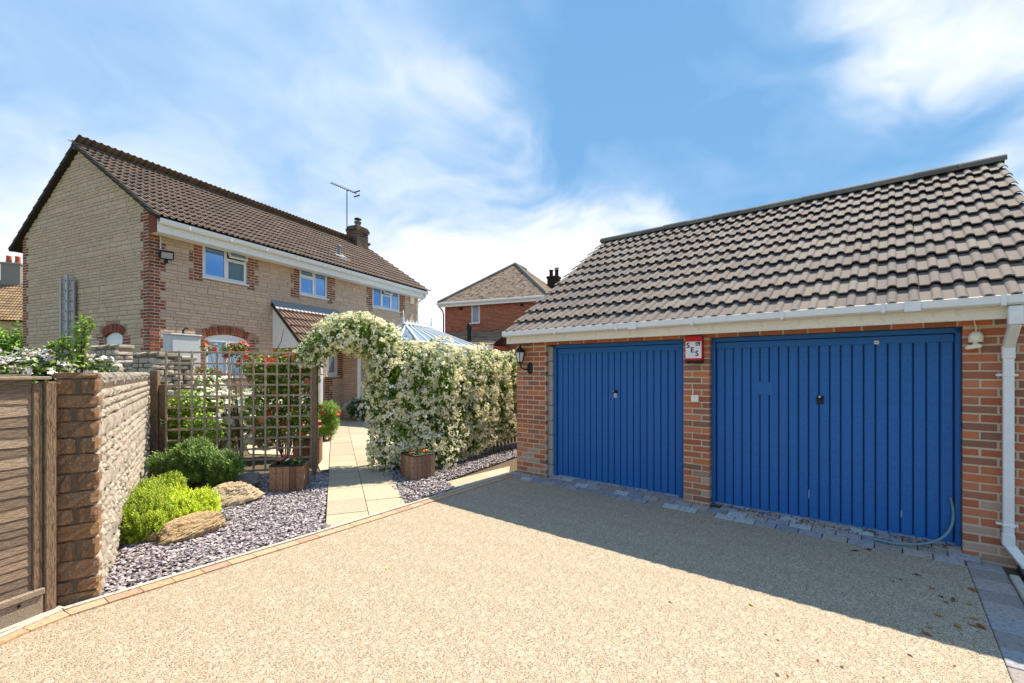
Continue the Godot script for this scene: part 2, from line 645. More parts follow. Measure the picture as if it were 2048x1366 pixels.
	var lich := noise_tex(512, 0.09, 6, [grey(0.42), grey(0.66), grey(0.78), grey(0.74), grey(0.82), grey(0.72), grey(0.8), grey(1.0), grey(1.0)], 25)
	M.gt = tones(M.gt_cols, 0.9, lich, Vector3(3.5, 3.5, 3.5), b2, 0.2)
	M.gt_rest = tinted(M.gt[0])
	M.ridge = tones([C(126, 122, 114), C(136, 130, 120), C(116, 112, 106)], 0.95, tt, Vector3(4, 4, 4), b1, 0.6)
	M.ht_cols = [C(140, 120, 106), C(134, 115, 103), C(146, 125, 110), C(129, 111, 100)]
	M.ht = tones(M.ht_cols, 0.9, tt, Vector3(3.5, 3.5, 3.5), null, 0)
	M.ht_rest = tinted(M.ht[0])
	M.pt = tones([C(142, 116, 102), C(136, 110, 98), C(148, 122, 108)], 0.9, tt, Vector3(3.5, 3.5, 3.5), null, 0)
	M.rt_cols = [C(160, 138, 120), C(144, 122, 106), C(106, 90, 80), C(168, 150, 132)]
	M.rt_rest = tinted(mat(Color.WHITE, 0.95, tt, Vector3(3, 3, 3), null, 0, true))
	mat_lean = [mat(C(168, 148, 122), 0.9, tt, Vector3(3, 3, 3), null, 0, true), mat(C(150, 132, 110), 0.9, tt, Vector3(3, 3, 3), null, 0, true)]
	M.felt = mat(C(52, 46, 42), 0.95)
	M.lead = mat(C(138, 146, 158), 0.5, g1, Vector3(3, 3, 3), b1, 0.3, true)
	# joinery, metals, glass
	M.white = mat(C(232, 232, 232), 0.35, noise_tex(256, 0.02, 4, [grey(0.95), grey(1.0)], 16), Vector3(2, 2, 2))
	M.cream = mat(C(232, 224, 206), 0.45, noise_tex(256, 0.02, 5, [grey(0.9), grey(1.0), grey(0.96)], 17), Vector3(2, 2, 2))
	M.block = mat(C(176, 172, 164), 0.9, g1, Vector3(4, 4, 4), b2, 0.4, true)
	M.blue = mat(C(30, 102, 172), 0.42, noise_tex(512, 0.015, 5, [grey(0.84), grey(1.0), grey(0.93), grey(0.98)], 18), Vector3(1.6, 1.6, 1.6), b1, 0.05)
	M.navy = mat(C(14, 44, 90), 0.6)
	M.black = mat(C(24, 26, 28), 0.45)
	M.dark = mat(C(36, 34, 34), 0.9)
	M.steel = mat(C(170, 174, 180), 0.35)
	M.steel.metallic = 0.8
	M.alu = mat(C(168, 170, 176), 0.5, g2, Vector3(3, 3, 3))
	M.alu.metallic = 0.35
	M.red = mat(C(196, 24, 32), 0.4)
	M.ink = mat(C(18, 18, 20), 0.6)
	M.ivory = mat(C(236, 228, 206), 0.5)
	M.greybox = mat(C(188, 194, 198), 0.5)
	var mir := mat(C(128, 160, 196), 0.02)
	mir.metallic = 0.92
	M.mirror = mir
	var gl := mat(Color(0.55, 0.62, 0.66, 0.12), 0.02)
	gl.transparency = BaseMaterial3D.TRANSPARENCY_ALPHA
	gl.metallic_specular = 1.0
	M.glass = gl
	var tint := mat(Color(0.60, 0.70, 0.80, 0.62), 0.05)
	tint.transparency = BaseMaterial3D.TRANSPARENCY_ALPHA
	tint.metallic = 0.25
	M.tint = tint
	M.curtain = mat(C(78, 118, 112), 0.9)
	M.net = mat(C(214, 214, 210), 0.9)
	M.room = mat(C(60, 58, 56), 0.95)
	# wood
	M.panel = tones([C(170, 155, 143), C(158, 144, 133), C(182, 165, 150), C(146, 133, 124), C(192, 178, 165)], 0.9, wood, Vector3(1, 1, 1), b1, 0.4)
	for m in M.panel: m.uv1_world_triplanar = false
	M.fence = M.panel
	for m in M.fence: m.uv1_scale = Vector3(0.9, 14, 9)
	M.board = mat(C(176, 166, 156), 0.9, wood, Vector3(9, 9, 0.8), b1, 0.3)
	M.post = mat(C(150, 132, 114), 0.9, wood, Vector3(8, 0.8, 8), b1, 0.3)
	M.lath = tones([C(202, 188, 172), C(192, 179, 164), C(210, 196, 180)], 0.9, wood, Vector3(10, 0.9, 10), null, 0)
	for m in M.lath: m.uv1_world_triplanar = false
	M.tub = tones([C(164, 134, 114), C(178, 148, 126), C(140, 108, 92), C(192, 166, 144), C(150, 118, 104)], 0.9, wood, Vector3(9, 1.4, 9), b1, 0.4)
	for m in M.tub: m.uv1_world_triplanar = false
	M.soil = mat(C(62, 50, 42), 0.95, g2, Vector3(6, 6, 6), b1, 1.0, true)
	var ck := noise_tex(512, 0.03, 3, [grey(0.1), grey(0.7), grey(0.85), grey(0.95)], 33, FastNoiseLite.TYPE_CELLULAR)
	M.rock = [mat(C(184, 164, 134), 0.95, noise_tex(512, 0.03, 6, [C(130, 116, 100), C(236, 222, 200), C(255, 250, 240), C(190, 168, 140), C(250, 240, 222)], 22), Vector3(3, 3, 3), ck, 1.6, true),
		mat(C(196, 182, 160), 0.95, noise_tex(512, 0.04, 6, [C(150, 130, 110), C(255, 250, 240), C(230, 216, 196), C(255, 255, 250)], 23), Vector3(3, 3, 3), ck, 1.6, true),
		mat(C(150, 142, 136), 0.95, g1, Vector3(3, 3, 3), b2, 0.7, true)]
	M.slate = mat(Color.WHITE, 0.75, g2, Vector3(9, 9, 9), null, 0, true)
	M.slate.vertex_color_use_as_albedo = true
	M.terra = mat(C(156, 110, 88), 0.9, g1, Vector3(4, 4, 4), null, 0, true)
	M.leaf = leafy(0.45, 0.55)
	M.petal = leafy(0.6, 0.7)
	M.bark = mat(C(124, 104, 84), 0.95, wood, Vector3(8, 1, 8), null, 0)
	M.hose = mat(C(108, 140, 146), 0.4)
	M.dryleaf = tones([C(132, 88, 48), C(112, 74, 46), C(150, 116, 52), C(92, 62, 42)], 0.8, null, Vector3.ONE, null, 0)


# ---------------------------------------------------------------- the ground
const EDGE := [Vector2(-3.42, 1.5), Vector2(-3.20, -1.6), Vector2(-3.10, -2.6), Vector2(-3.04, -2.92), Vector2(-2.97, -3.08), Vector2(-2.84, -3.26), Vector2(-2.53, -3.67), Vector2(-2.02, -4.35), Vector2(-1.615, -4.90), Vector2(-0.93, -5.84), Vector2(0.08, -7.215)]


func structure(called: String, mesh: Mesh, mat_: Material, parent: Node = self) -> MeshInstance3D:
	var o := put(called, mesh, mat_, parent)
	if parent == self: o.set_meta("kind", "structure")
	return o


func garage_point(x: float, z: float) -> Vector2:
	return Vector2(0.08 + 0.768 * x - 0.64 * z, -7.29 + 0.64 * x + 0.768 * z)


func build_ground() -> void:
	var g := B.new()
	g.slab(PackedVector2Array([Vector2(-300, -300), Vector2(300, -300), Vector2(300, 300), Vector2(-300, 300)]), -0.05, -0.05, false)
	structure("ground", g.done(), M.far)
	var pat := B.new()
	pat.slab(PackedVector2Array([Vector2(-8.3, -6.9), Vector2(-5.6, -7.05), Vector2(-3.05, -7.35), Vector2(-0.5, -7.0), Vector2(6, -15), Vector2(0, -26), Vector2(-12, -26), Vector2(-12, -11)]), -0.03, -0.03, false)
	structure("garden_ground", pat.done(), M.earth)
	var dr := B.new()
	var poly := PackedVector2Array()
	for p in EDGE: poly.append(p)
	for q in [[0.3, 0.22], [5.1, 0.22], [5.1, 9.5]]: poly.append(garage_point(q[0], q[1]))
	poly.append(Vector2(-3.42, 2.2))
	dr.slab(poly, 0.0, 0.0, false)
	structure("driveway", dr.done(), M.drive)
	var side := B.new()
	side.slab(PackedVector2Array([garage_point(5.33, 0.5), garage_point(9, 0.5), garage_point(9, 9), garage_point(5.33, 9)]), -0.01, -0.01, false)
	side.slab(PackedVector2Array([garage_point(5.2, -0.3), garage_point(9, -0.3), garage_point(9, 0.496), garage_point(5.2, 0.496)]), -0.012, -0.012, false)
	structure("side_ground", side.done(), M.dirt)
	# one row of tan pavers along the drive, with a pale haunch behind it
	var ed := Node3D.new()
	ed.name = "drive_edging"
	add_child(ed)
	ed.set_meta("kind", "structure")
	paver_row(ed, "paver", EDGE, 0.0, 0.105, 0.2, 0.012, M.edge)
	paver_row(ed, "kerb_strip", EDGE, 0.109, 0.155, 0.92, 0.022, [M.kerb])
	# grey setts in front of the doors, laid in running bond
	var st := Node3D.new()
	st.name = "block_paving"
	add_child(st)
	st.set_meta("kind", "structure")
	var variants := []
	for k in 4: variants.append(box_mesh(Vector3(0.198 - 0.003 * (k % 2), 0.06, 0.098), 0.005))
	for row in 4:
		var z := 0.168 - row * 0.103
		var x := 0.02 - (0.1 if row % 2 else 0.0)
		while x < 5.08:
			var cz := z
			var pier := (x < 0.56 or (x > 2.55 and x < 2.9)) and cz < 0.06
			if not pier:
				var p := garage_point(x + 0.1, cz)
				put("paver", variants[rng.randi() % 4], M.setts[rng.randi() % 6], st,
					Transform3D(Basis(Vector3.UP, deg_to_rad(-39.8) + rng.randf_range(-0.008, 0.008)) * Basis(Vector3.RIGHT, 0.235), Vector3(p.x, -0.024 + (0.217 - cz) * 0.235 + rng.randf_range(-0.002, 0.002), p.y)))
			x += 0.203
	var bed := B.new()
	var f0 := garage_point(0.0, 0.218)
	var f1 := garage_point(5.1, 0.218)
	var f2 := garage_point(5.1, -0.3)
	var f3 := garage_point(0.0, -0.3)
	bed.quad(Vector3(f0.x, -0.012, f0.y), Vector3(f1.x, -0.012, f1.y), Vector3(f2.x, 0.105, f2.y), Vector3(f3.x, 0.105, f3.y))
	structure("paving_bed", bed.done(), M.dirt, st)
	# the band of setts that turns towards the camera along the drive's right side
	var band := Node3D.new()
	band.name = "paver_band"
	add_child(band)
	band.set_meta("kind", "structure")
	var zz := 0.02
	while zz < 5.0:
		var p := garage_point(5.216, zz + 0.1)
		put("paver", box_mesh(Vector3(0.224, 0.06, 0.236), 0.005), M.setts[[3, 4, 1][rng.randi() % 3]], band,
			Transform3D(Basis(Vector3.UP, deg_to_rad(-39.8) + rng.randf_range(-0.006, 0.006)), Vector3(p.x, -0.025 + rng.randf_range(-0.002, 0.002), p.y)))
		zz += 0.241
	for k in 6:
		var p := garage_point(5.362, 0.75 + k * 0.92)
		put("kerb_strip", box_mesh(Vector3(0.055, 0.1, 0.91), 0.008), M.kerb, band, Transform3D(Basis(Vector3.UP, deg_to_rad(-39.8)), Vector3(p.x, -0.022, p.y)))
	# garden path of large riven flags, two abreast, leading under the arch
	var path := Node3D.new()
	path.name = "garden_path"
	add_child(path)
	path.set_meta("kind", "structure")
	var along := Vector2(-0.363, -0.932)
	var across := Vector2(0.932, -0.363)
	var o := Vector2(-2.065, -5.05)
	var region := PackedVector2Array([o - along * 2.0 - across * 0.01, o + along * 16.0 - across * 0.01, o + along * 16.0 + across * 4.0, o - along * 2.0 + across * 4.0])
	var limit := PackedVector2Array()
	for i in range(3, EDGE.size()):
		limit.append(EDGE[i] + Vector2(-0.131, -0.098))
	limit.append(Vector2(0.3, -20))
	limit.append(Vector2(-12, -20))
	limit.append(Vector2(-8, -3))
	for col in 2:
		var s := -1.5 + 0.3 * col
		while s < 10.6:
			var ln: float = [0.6, 0.45, 0.75, 0.6][rng.randi() % 4]
			if s > 6: ln = 0.6
			var a := o + along * (s + 0.004) + across * (col * 0.455 + 0.004)
			var b := o + along * (s + ln - 0.004) + across * (col * 0.455 + 0.004)
			var quad_ := PackedVector2Array([a, b, b + across * 0.447, a + across * 0.447])
			for piece in Geometry2D.intersect_polygons(quad_, limit):
				var m := B.new()
				m.slab(piece, -0.05, 0.012 + rng.randf_range(-0.002, 0.002))
				put("flagstone", m.done(), M.flag[rng.randi() % 4], path)
			s += ln
	# flags by the garage's corner, in front of the hedge
	var gx := Vector2(0.768, 0.64)
	var gz := Vector2(0.64, -0.768)
	for i in 3:
		for j in 8:
			var a := Vector2(-1.32, -6.35) + gx * (i * 0.455) + gz * (j * 0.6 - 0.6)
			var quad_ := PackedVector2Array([a, a + gx * 0.448, a + gx * 0.448 + gz * 0.593, a + gz * 0.593])
			for piece in Geometry2D.intersect_polygons(quad_, limit):
				var keep := PackedVector2Array([Vector2(-1.02, -6.86), Vector2(-0.68, -6.2), Vector2(0.12, -7.3), Vector2(2.6, -10.3), Vector2(2.0, -11.0)])
				for pc in Geometry2D.intersect_polygons(piece, keep):
					var m := B.new()
					m.slab(pc, -0.05, 0.013 + rng.randf_range(-0.002, 0.002))
					put("flagstone", m.done(), M.flag[rng.randi() % 4], path)
	# patio beyond the trellis
	var patio := B.new()
	patio.slab(PackedVector2Array([Vector2(-5.3, -9.2), Vector2(-3.9, -9.0), Vector2(-3.2, -7.6), Vector2(-2.0, -9.0), Vector2(-4.4, -16.5), Vector2(-6.2, -15.6), Vector2(-7.6, -12.6)]), -0.012, -0.012, false)
	structure("patio", patio.done(), M.patio)


func paver_row(parent: Node3D, called: String, line: Array, o0: float, o1: float, each: float, top: float, mats: Array) -> void:
	# points every few centimetres along the line, with the outward side (left of travel is the bed)
	var lens := [0.0]
	for i in range(1, line.size()): lens.append(lens[-1] + line[i].distance_to(line[i - 1]))
	var total: float = lens[-1]
	var spot := func(s: float, o: float) -> Vector2:
		s = clampf(s, 0, total)
		var k := 1
		while k < line.size() - 1 and lens[k] < s: k += 1
		var t: float = (s - lens[k - 1]) / (lens[k] - lens[k - 1])
		var dir0: Vector2 = (line[k] - line[k - 1]).normalized()
		var dn: Vector2 = (line[mini(k + 1, line.size() - 1)] - line[mini(k, line.size() - 2)]).normalized()
		var dp: Vector2 = (line[maxi(k - 1, 1)] - line[maxi(k - 2, 0)]).normalized()
		var d: Vector2 = (dp + dir0).normalized().lerp((dir0 + dn).normalized(), t).normalized()
		return line[k - 1].lerp(line[k], t) + Vector2(d.y, -d.x) * o
	var s := 0.0
	while s < total - 0.02:
		var e := minf(s + each - 0.006, total)
		var poly := PackedVector2Array([spot.call(s, o0), spot.call(e, o0), spot.call(e, o1), spot.call(s, o1)])
		var m := B.new()
		m.slab(poly, -0.08, top + rng.randf_range(-0.0015, 0.0015))
		put(called, m.done(), mats[rng.randi() % mats.size()], parent)
		s += each


# ---------------------------------------------------------------- bricks, tiles, windows
# bricks in running bond over a rectangle; each is one list entry
func lay(list: Array, x0: float, x1: float, y0: float, y1: float, t: Transform3D, mesh: Mesh, ntones: int, shift := 0, front := 0.004, depth := 0.13) -> void:
	var y := y0
	var row := shift
	while y < y1 - 0.02:
		var h := minf(0.065, y1 - y - 0.003)
		var x := x0 - (0.1125 if row % 2 else 0.0)
		while x < x1:
			var a := maxf(x, x0)
			var b := minf(x + 0.215, x1)
			if b - a > 0.028:
				var s := Vector3((b - a) / 0.215 * rng.randf_range(0.99, 1.0), h / 0.065, 1)
				var xf := t * sized((a + b) / 2, y + 0.005 + h / 2, front - depth / 2 + rng.randf_range(-0.0025, 0.0025), s)
				list.append({"xf": xf, "mesh": mesh, "tone": rng.randi() % ntones if ntones < 9 or y > 0.16 + rng.randf() * 0.4 or rng.randf() < 0.5 else 9 + rng.randi() % 2})
			x += 0.225
		y += 0.075
		row += 1


func brick_mesh(depth: float, gap := 0.004) -> ArrayMesh:
	return B.new().cbox(Vector3.ZERO, Vector3(0.215 - gap, 0.065 - gap, depth), 0.004).done()


# a double-roll tile: tail at the origin, +z down the slope, x across
func tile_mesh(width: float, length: float, rolls: int, roll_h: float, butt: float, seg: int) -> ArrayMesh:
	var b := B.new(true)
	var prof := []
	var p := width / rolls
	for r in rolls:
		var x0 := -width / 2 + r * p
		prof.append(Vector2(x0, 0))
		prof.append(Vector2(x0 + p * 0.46, 0.0))
		for k in range(0, seg + 1):
			var a := PI * k / seg
			if k > 0 or true: prof.append(Vector2(x0 + p * 0.73 - cos(a) * p * 0.25, 0.002 + sin(a) * roll_h))
	prof.append(Vector2(width / 2, 0))
	for i in prof.size() - 1:
		var q: Vector2 = prof[i]
		var s: Vector2 = prof[i + 1]
		b.smooth(true)
		b.quad(Vector3(q.x, q.y, 0), Vector3(s.x, s.y, 0), Vector3(s.x, s.y, -length), Vector3(q.x, q.y, -length))
		b.smooth(false)
		b.quad(Vector3(q.x, q.y - butt, 0), Vector3(s.x, s.y - butt, 0), Vector3(s.x, s.y, 0), Vector3(q.x, q.y, 0))
	b.smooth(false)
	b.quad(Vector3(-width / 2, -butt, -length), Vector3(-width / 2, -butt, 0), Vector3(-width / 2, 0, 0), Vector3(-width / 2, 0, -length))
	b.quad(Vector3(width / 2, -butt, 0), Vector3(width / 2, -butt, -length), Vector3(width / 2, 0, -length), Vector3(width / 2, 0, 0))
	return b.done()


# a slope of tiles; eave runs along local x from x0 at (y, z), rising towards -z (front) or +z
func tile_slope(list: Array, x0: float, cols: int, width: float, eave: Vector2, ridge: Vector2, gauge: float, mesh_list: Array, ntones: int, lift: float, skip = null) -> void:
	var dir := Vector3(0, eave.x - ridge.x, eave.y - ridge.y).normalized()   # down the slope (y, z)
	var xax := Vector3(1, 0, 0) if dir.z > 0 else Vector3(-1, 0, 0)
	var up := dir.cross(xax)
	var total := Vector2(eave.x - ridge.x, eave.y - ridge.y).length()
	var rows := int(ceil(total / gauge - 0.1))
	for r in rows:
		for c in cols:
			var x := x0 + (c + 0.5) * width
			var tail := Vector3(x, eave.x, eave.y) - dir * gauge * r + up * lift
			if skip != null and skip.call(x, tail): continue
			var tilt := Basis(xax, -lift / gauge * 0.86 + rng.randf_range(-0.006, 0.006))
			var bs := tilt * Basis(xax, up, dir)
			bs = bs * Basis(Vector3.UP, rng.randf_range(-0.005, 0.005))
			list.append({"xf": Transform3D(bs, tail + up * rng.randf_range(-0.002, 0.003)), "mesh": mesh_list[rng.randi() % mesh_list.size()], "tone": rng.randi() % ntones})


# a white casement window as one part with panes; lights: [x0, x1, y0, y1, kind] in window fractions; kind 0 fixed, 1 top-hung sash stood open
func window(parent: Node3D, t: Transform3D, w: float, h: float, lights: Array, glass: Material, sill := 0.06, called := "window") -> MeshInstance3D:
	var b := B.new()
	var holes := []
	for l in lights:
		holes.append(Rect2(-w / 2 + l[0] * w, l[2] * h, (l[1] - l[0]) * w, (l[3] - l[2]) * h))
	b.holed(Rect2(-w / 2, 0, w, h), -0.06, 0.0, holes)
	var o := put(called, b.done(), M.white, parent, t)
	if sill > 0:
		put("sill", B.new().cbox(Vector3(0, -0.012, 0.03), Vector3(w + sill, 0.035, 0.12), 0.006).done(), M.white, o)
	for i in lights.size():
		var r: Rect2 = holes[i]
		var kind: int = lights[i][4]
		var bead := B.new()
		var m := 0.028
		bead.holed(Rect2(Vector2.ZERO, r.size), -0.035, 0.012, [Rect2(Vector2(m, m), r.size - Vector2(m, m) * 2)])
		var bx := at(r.position.x, r.position.y, 0)
		if kind == 1:
			bx = Transform3D(Basis(Vector3.RIGHT, deg_to_rad(-24)), Vector3(r.position.x, r.end.y, 0.014)) * at(0, -r.size.y, 0)
		var s := put("sash", bead.done(), M.white, o, bx)
		var pm: Material = glass
		if lights[i].size() > 5: pm = lights[i][5]
		put("pane", B.new().box(Vector3(r.size.x / 2, r.size.y / 2, -0.012), Vector3(r.size.x - 2 * m, r.size.y - 2 * m, 0.004)).done(), pm, o, bx)
	return o


# ---------------------------------------------------------------- the garage
func build_garage() -> void:
	var g := thing("garage", "brick double garage with two blue ribbed doors under a brown tiled roof", "garage", Vector3(0.08, 0, -7.29), deg_to_rad(-39.8))
	var w := 5.66
	var o1 := Rect2(0.57, -0.1, 2.07, 2.15)
	var o2 := Rect2(2.95, -0.1, 2.14, 2.15)
	var wall := put("wall", B.new().holed(Rect2(0.004, -0.1, w - 0.008, 2.36), -0.24, 0.0, [o1.grow(0.004), o2.grow(0.004)]).done(), M.mortar, g)
	var side := Transform3D(Basis(Vector3.UP, PI / 2), Vector3(w, 0, 0))
	var left := Transform3D(Basis(Vector3.UP, -PI / 2), Vector3(0, 0, -5.8))
	var sw := B.new()
	sw.holed(Rect2(0.004, -0.1, 5.79, 2.36), -0.22, -0.004, [], side)
	sw.holed(Rect2(0.004, -0.1, 5.55, 2.36), -0.22, -0.004, [], left)
	sw.plate(PackedVector2Array([Vector2(0.02, 2.26), Vector2(5.78, 2.26), Vector2(2.9, 4.2)]), -0.22, -0.004, side)
	sw.plate(PackedVector2Array([Vector2(0.02, 2.26), Vector2(5.78, 2.26), Vector2(2.9, 4.2)]), -0.22, -0.004, left)
	sw.holed(Rect2(0.23, -0.1, w - 0.46, 2.36), 0, 0.2, [], at(0, 0, -5.8))
	put("side_walls", sw.done(), M.mortar, g)
	var bm := brick_mesh(0.13)
	var list := []
	lay(list, 0.0, 0.57, -0.07, 2.04, Transform3D(), bm, 9)
	lay(list, 2.64, 2.95, -0.07, 2.04, Transform3D(), bm, 9, 1)
	lay(list, 5.09, w, -0.07, 2.04, Transform3D(), bm, 9)
	lay(list, 0.0, w, 2.045, 2.27, Transform3D(), bm, 9, 1)
	pieces("brick", wall, list, M.gb, lins(M.gb_cols), M.gb_rest)
	var rest := []
	for t in [side, left]:
		lay(rest, 0.0 if t == left else 0.14, 5.8 if t == side else 5.66, -0.07, 2.27, t, bm, 9)
		for r in 25:
			var y := 2.27 + r * 0.075
			var half := (4.2 - y - 0.075) / 1.94 * 2.88
			if half > 0.1: lay(rest, 2.9 - half, 2.9 + half, y, y + 0.06, t, bm, 9, r)
	var xs := []
	var cs := []
	for e in rest:
		xs.append(e.xf)
		cs.append(lin(M.gb_cols[e.tone]))
	swarm("side_brick_rows", bm, M.gb_rest, xs, cs, g)
	# painted blocks beside the left door
	for k in 9:
		put("jamb_block", B.new().cbox(Vector3(0.615, 0.12 + k * 0.225, -0.1), Vector3(0.082, 0.218 - 0.004 * (k % 2), 0.1), 0.005).done(), M.block, wall)
	var room := B.new()
	room.box(Vector3(w / 2, 1.1, -0.75), Vector3(w - 0.5, 2.3, 0.03))
	put("back_board", room.done(), M.dark, g)
	garage_door(g, 0.66, 2.64, 1.666, false)
	garage_door(g, 2.95, 5.09, 4.03, true)
	# roof
	var eave := Vector2(2.215, 0.285)
	var ridge := Vector2(4.33, -2.9)
	var r := B.new()
	r.plate(PackedVector2Array([Vector2(0.18, 2.225), Vector2(ridge.y, ridge.x - 0.07), Vector2(-5.98, 2.225), Vector2(-5.98, 2.27), Vector2(ridge.y, ridge.x - 0.01), Vector2(0.18, 2.27)]), -w - 0.03, 0.03,
		Transform3D(Basis(Vector3(0, 0, 1), Vector3(0, 1, 0), Vector3(-1, 0, 0)), Vector3.ZERO))
	var roof := put("roof", r.done(), M.felt, g)
	var tm := [tile_mesh(0.303, 0.42, 2, 0.03, 0.014, 6), tile_mesh(0.301, 0.42, 2, 0.028, 0.012, 6)]
	var tl := []
	tile_slope(tl, -0.06, 19, 0.304, eave, ridge, 0.346, tm, 6, 0.046)
	pieces("roof_tile", roof, tl, M.gt, lins(M.gt_cols), M.gt_rest)
	var back := []
	tile_slope(back, -0.06, 19, 0.304, Vector2(eave.x, -6.08), ridge, 0.346, tm, 6, 0.046)
	xs = []
	cs = []
	for e in back:
		xs.append(e.xf)
		cs.append(lin(M.gt_cols[e.tone]))
	swarm("rear_tile_rows", tm[0], M.gt_rest, xs, cs, g)
	for k in 13:
		var rt := B.new(true)
		for s in 10:
			var a0 := PI * (s / 10.0) * 1.06 - 0.1
			var a1 := PI * ((s + 1) / 10.0) * 1.06 - 0.1
			var f := func(a: float, x: float, rr: float) -> Vector3: return Vector3(x, sin(a) * rr * 0.86, cos(a) * rr) * Vector3(1, 1.0 + 0.05 * (k % 2), 1)
			var hw := 0.222
			rt.quad(f.call(a0, -hw, 0.112), f.call(a1, -hw, 0.112), f.call(a1, hw, 0.106), f.call(a0, hw, 0.106))
			rt.smooth(false)
			rt.quad(f.call(a0, -hw, 0.09), f.call(a1, -hw, 0.09), f.call(a1, -hw, 0.112), f.call(a0, -hw, 0.112))
			rt.quad(f.call(a1, hw, 0.088), f.call(a0, hw, 0.088), f.call(a0, hw, 0.106), f.call(a1, hw, 0.106))
			rt.smooth(true)
		put("ridge_tile", rt.done(), M.ridge[k % 3], roof, Transform3D(Basis(Vector3.RIGHT, rng.randf_range(-0.02, 0.02)), Vector3(0.17 + k * 0.4455, ridge.x + 0.012 + rng.randf_range(-0.005, 0.005), ridge.y)))
	# fascia, gutter and downpipe
	put("fascia", B.new().cbox(Vector3(w / 2 + 0.01, 2.152, 0.2), Vector3(w + 0.1, 0.14, 0.026), 0.004).box(Vector3(w / 2, 2.105, 0.1), Vector3(w + 0.06, 0.012, 0.2)).done(), M.cream, g)
	for sx in [-0.03, w + 0.03]:
		put("barge_board", B.new().plate(PackedVector2Array([Vector2(0.2, 2.09), Vector2(0.2, 2.16), Vector2(-2.9, 4.24), Vector2(-6.0, 2.16), Vector2(-6.0, 2.03), Vector2(-2.9, 4.1)]), -0.01, 0.01,
			Transform3D(Basis(Vector3(0, 0, 1), Vector3(0, 1, 0), Vector3(-1, 0, 0)), Vector3(sx, 0, 0))).done(), M.cream, g)
	var gp := PackedVector2Array([Vector2(0.215, 2.262), Vector2(0.215, 2.185), Vector2(0.295, 2.185), Vector2(0.32, 2.2), Vector2(0.325, 2.262), Vector2(0.317, 2.265), Vector2(0.311, 2.206), Vector2(0.292, 2.193), Vector2(0.222, 2.193), Vector2(0.222, 2.262)])
	var along := Transform3D(Basis(Vector3(0, 0, 1), Vector3(0, 1, 0), Vector3(-1, 0, 0)), Vector3.ZERO)
	var gut := put("gutter", B.new().plate(gp, -(w + 0.08), 0.04, along).done(), M.white, g)
	for bx in [0.95, 1.9, 2.85, 3.75, 4.55, 5.3]:
		put("gutter_bracket", B.new().box(Vector3(bx, 2.181, 0.265), Vector3(0.03, 0.006, 0.1)).box(Vector3(bx, 2.226, 0.328), Vector3(0.03, 0.084, 0.008)).done(), M.white, gut)
	for bx in [2.12, 4.75]:
		put("gutter_union", B.new().box(Vector3(bx, 2.18, 0.265), Vector3(0.11, 0.006, 0.11)).box(Vector3(bx, 2.225, 0.329), Vector3(0.11, 0.088, 0.008)).done(), M.white, gut)
	var dp := B.new()
	dp.cbox(Vector3(5.37, 2.1, 0.268), Vector3(0.085, 0.15, 0.085), 0.006)
	dp.bar(Vector3(5.37, 2.04, 0.268), Vector3(5.36, 1.86, 0.055), 0.066, 0.066, Vector3.RIGHT, 0.005)
	dp.cbox(Vector3(5.36, 1.81, 0.052), Vector3(0.076, 0.11, 0.076), 0.005)
	dp.cbox(Vector3(5.36, 1.02, 0.052), Vector3(0.065, 1.6, 0.065), 0.005)
	dp.cbox(Vector3(5.36, 0.24, 0.052), Vector3(0.074, 0.1, 0.074), 0.005)
	dp.bar(Vector3(5.36, 0.2, 0.052), Vector3(5.45, 0.06, 0.1), 0.065, 0.065, Vector3.RIGHT, 0.005)
	dp.cbox(Vector3(5.455, 0.035, 0.105), Vector3(0.066, 0.075, 0.066), 0.005)
	var pipe := put("downpipe", dp.done(), M.white, g)
	for y in [1.62, 0.36]:
		put("pipe_clip", B.new().cbox(Vector3(5.355, y, 0.03), Vector3(0.13, 0.022, 0.03), 0.004).cbox(Vector3(5.36, y, 0.05), Vector3(0.075, 0.022, 0.078), 0.004).done(), M.white, pipe)


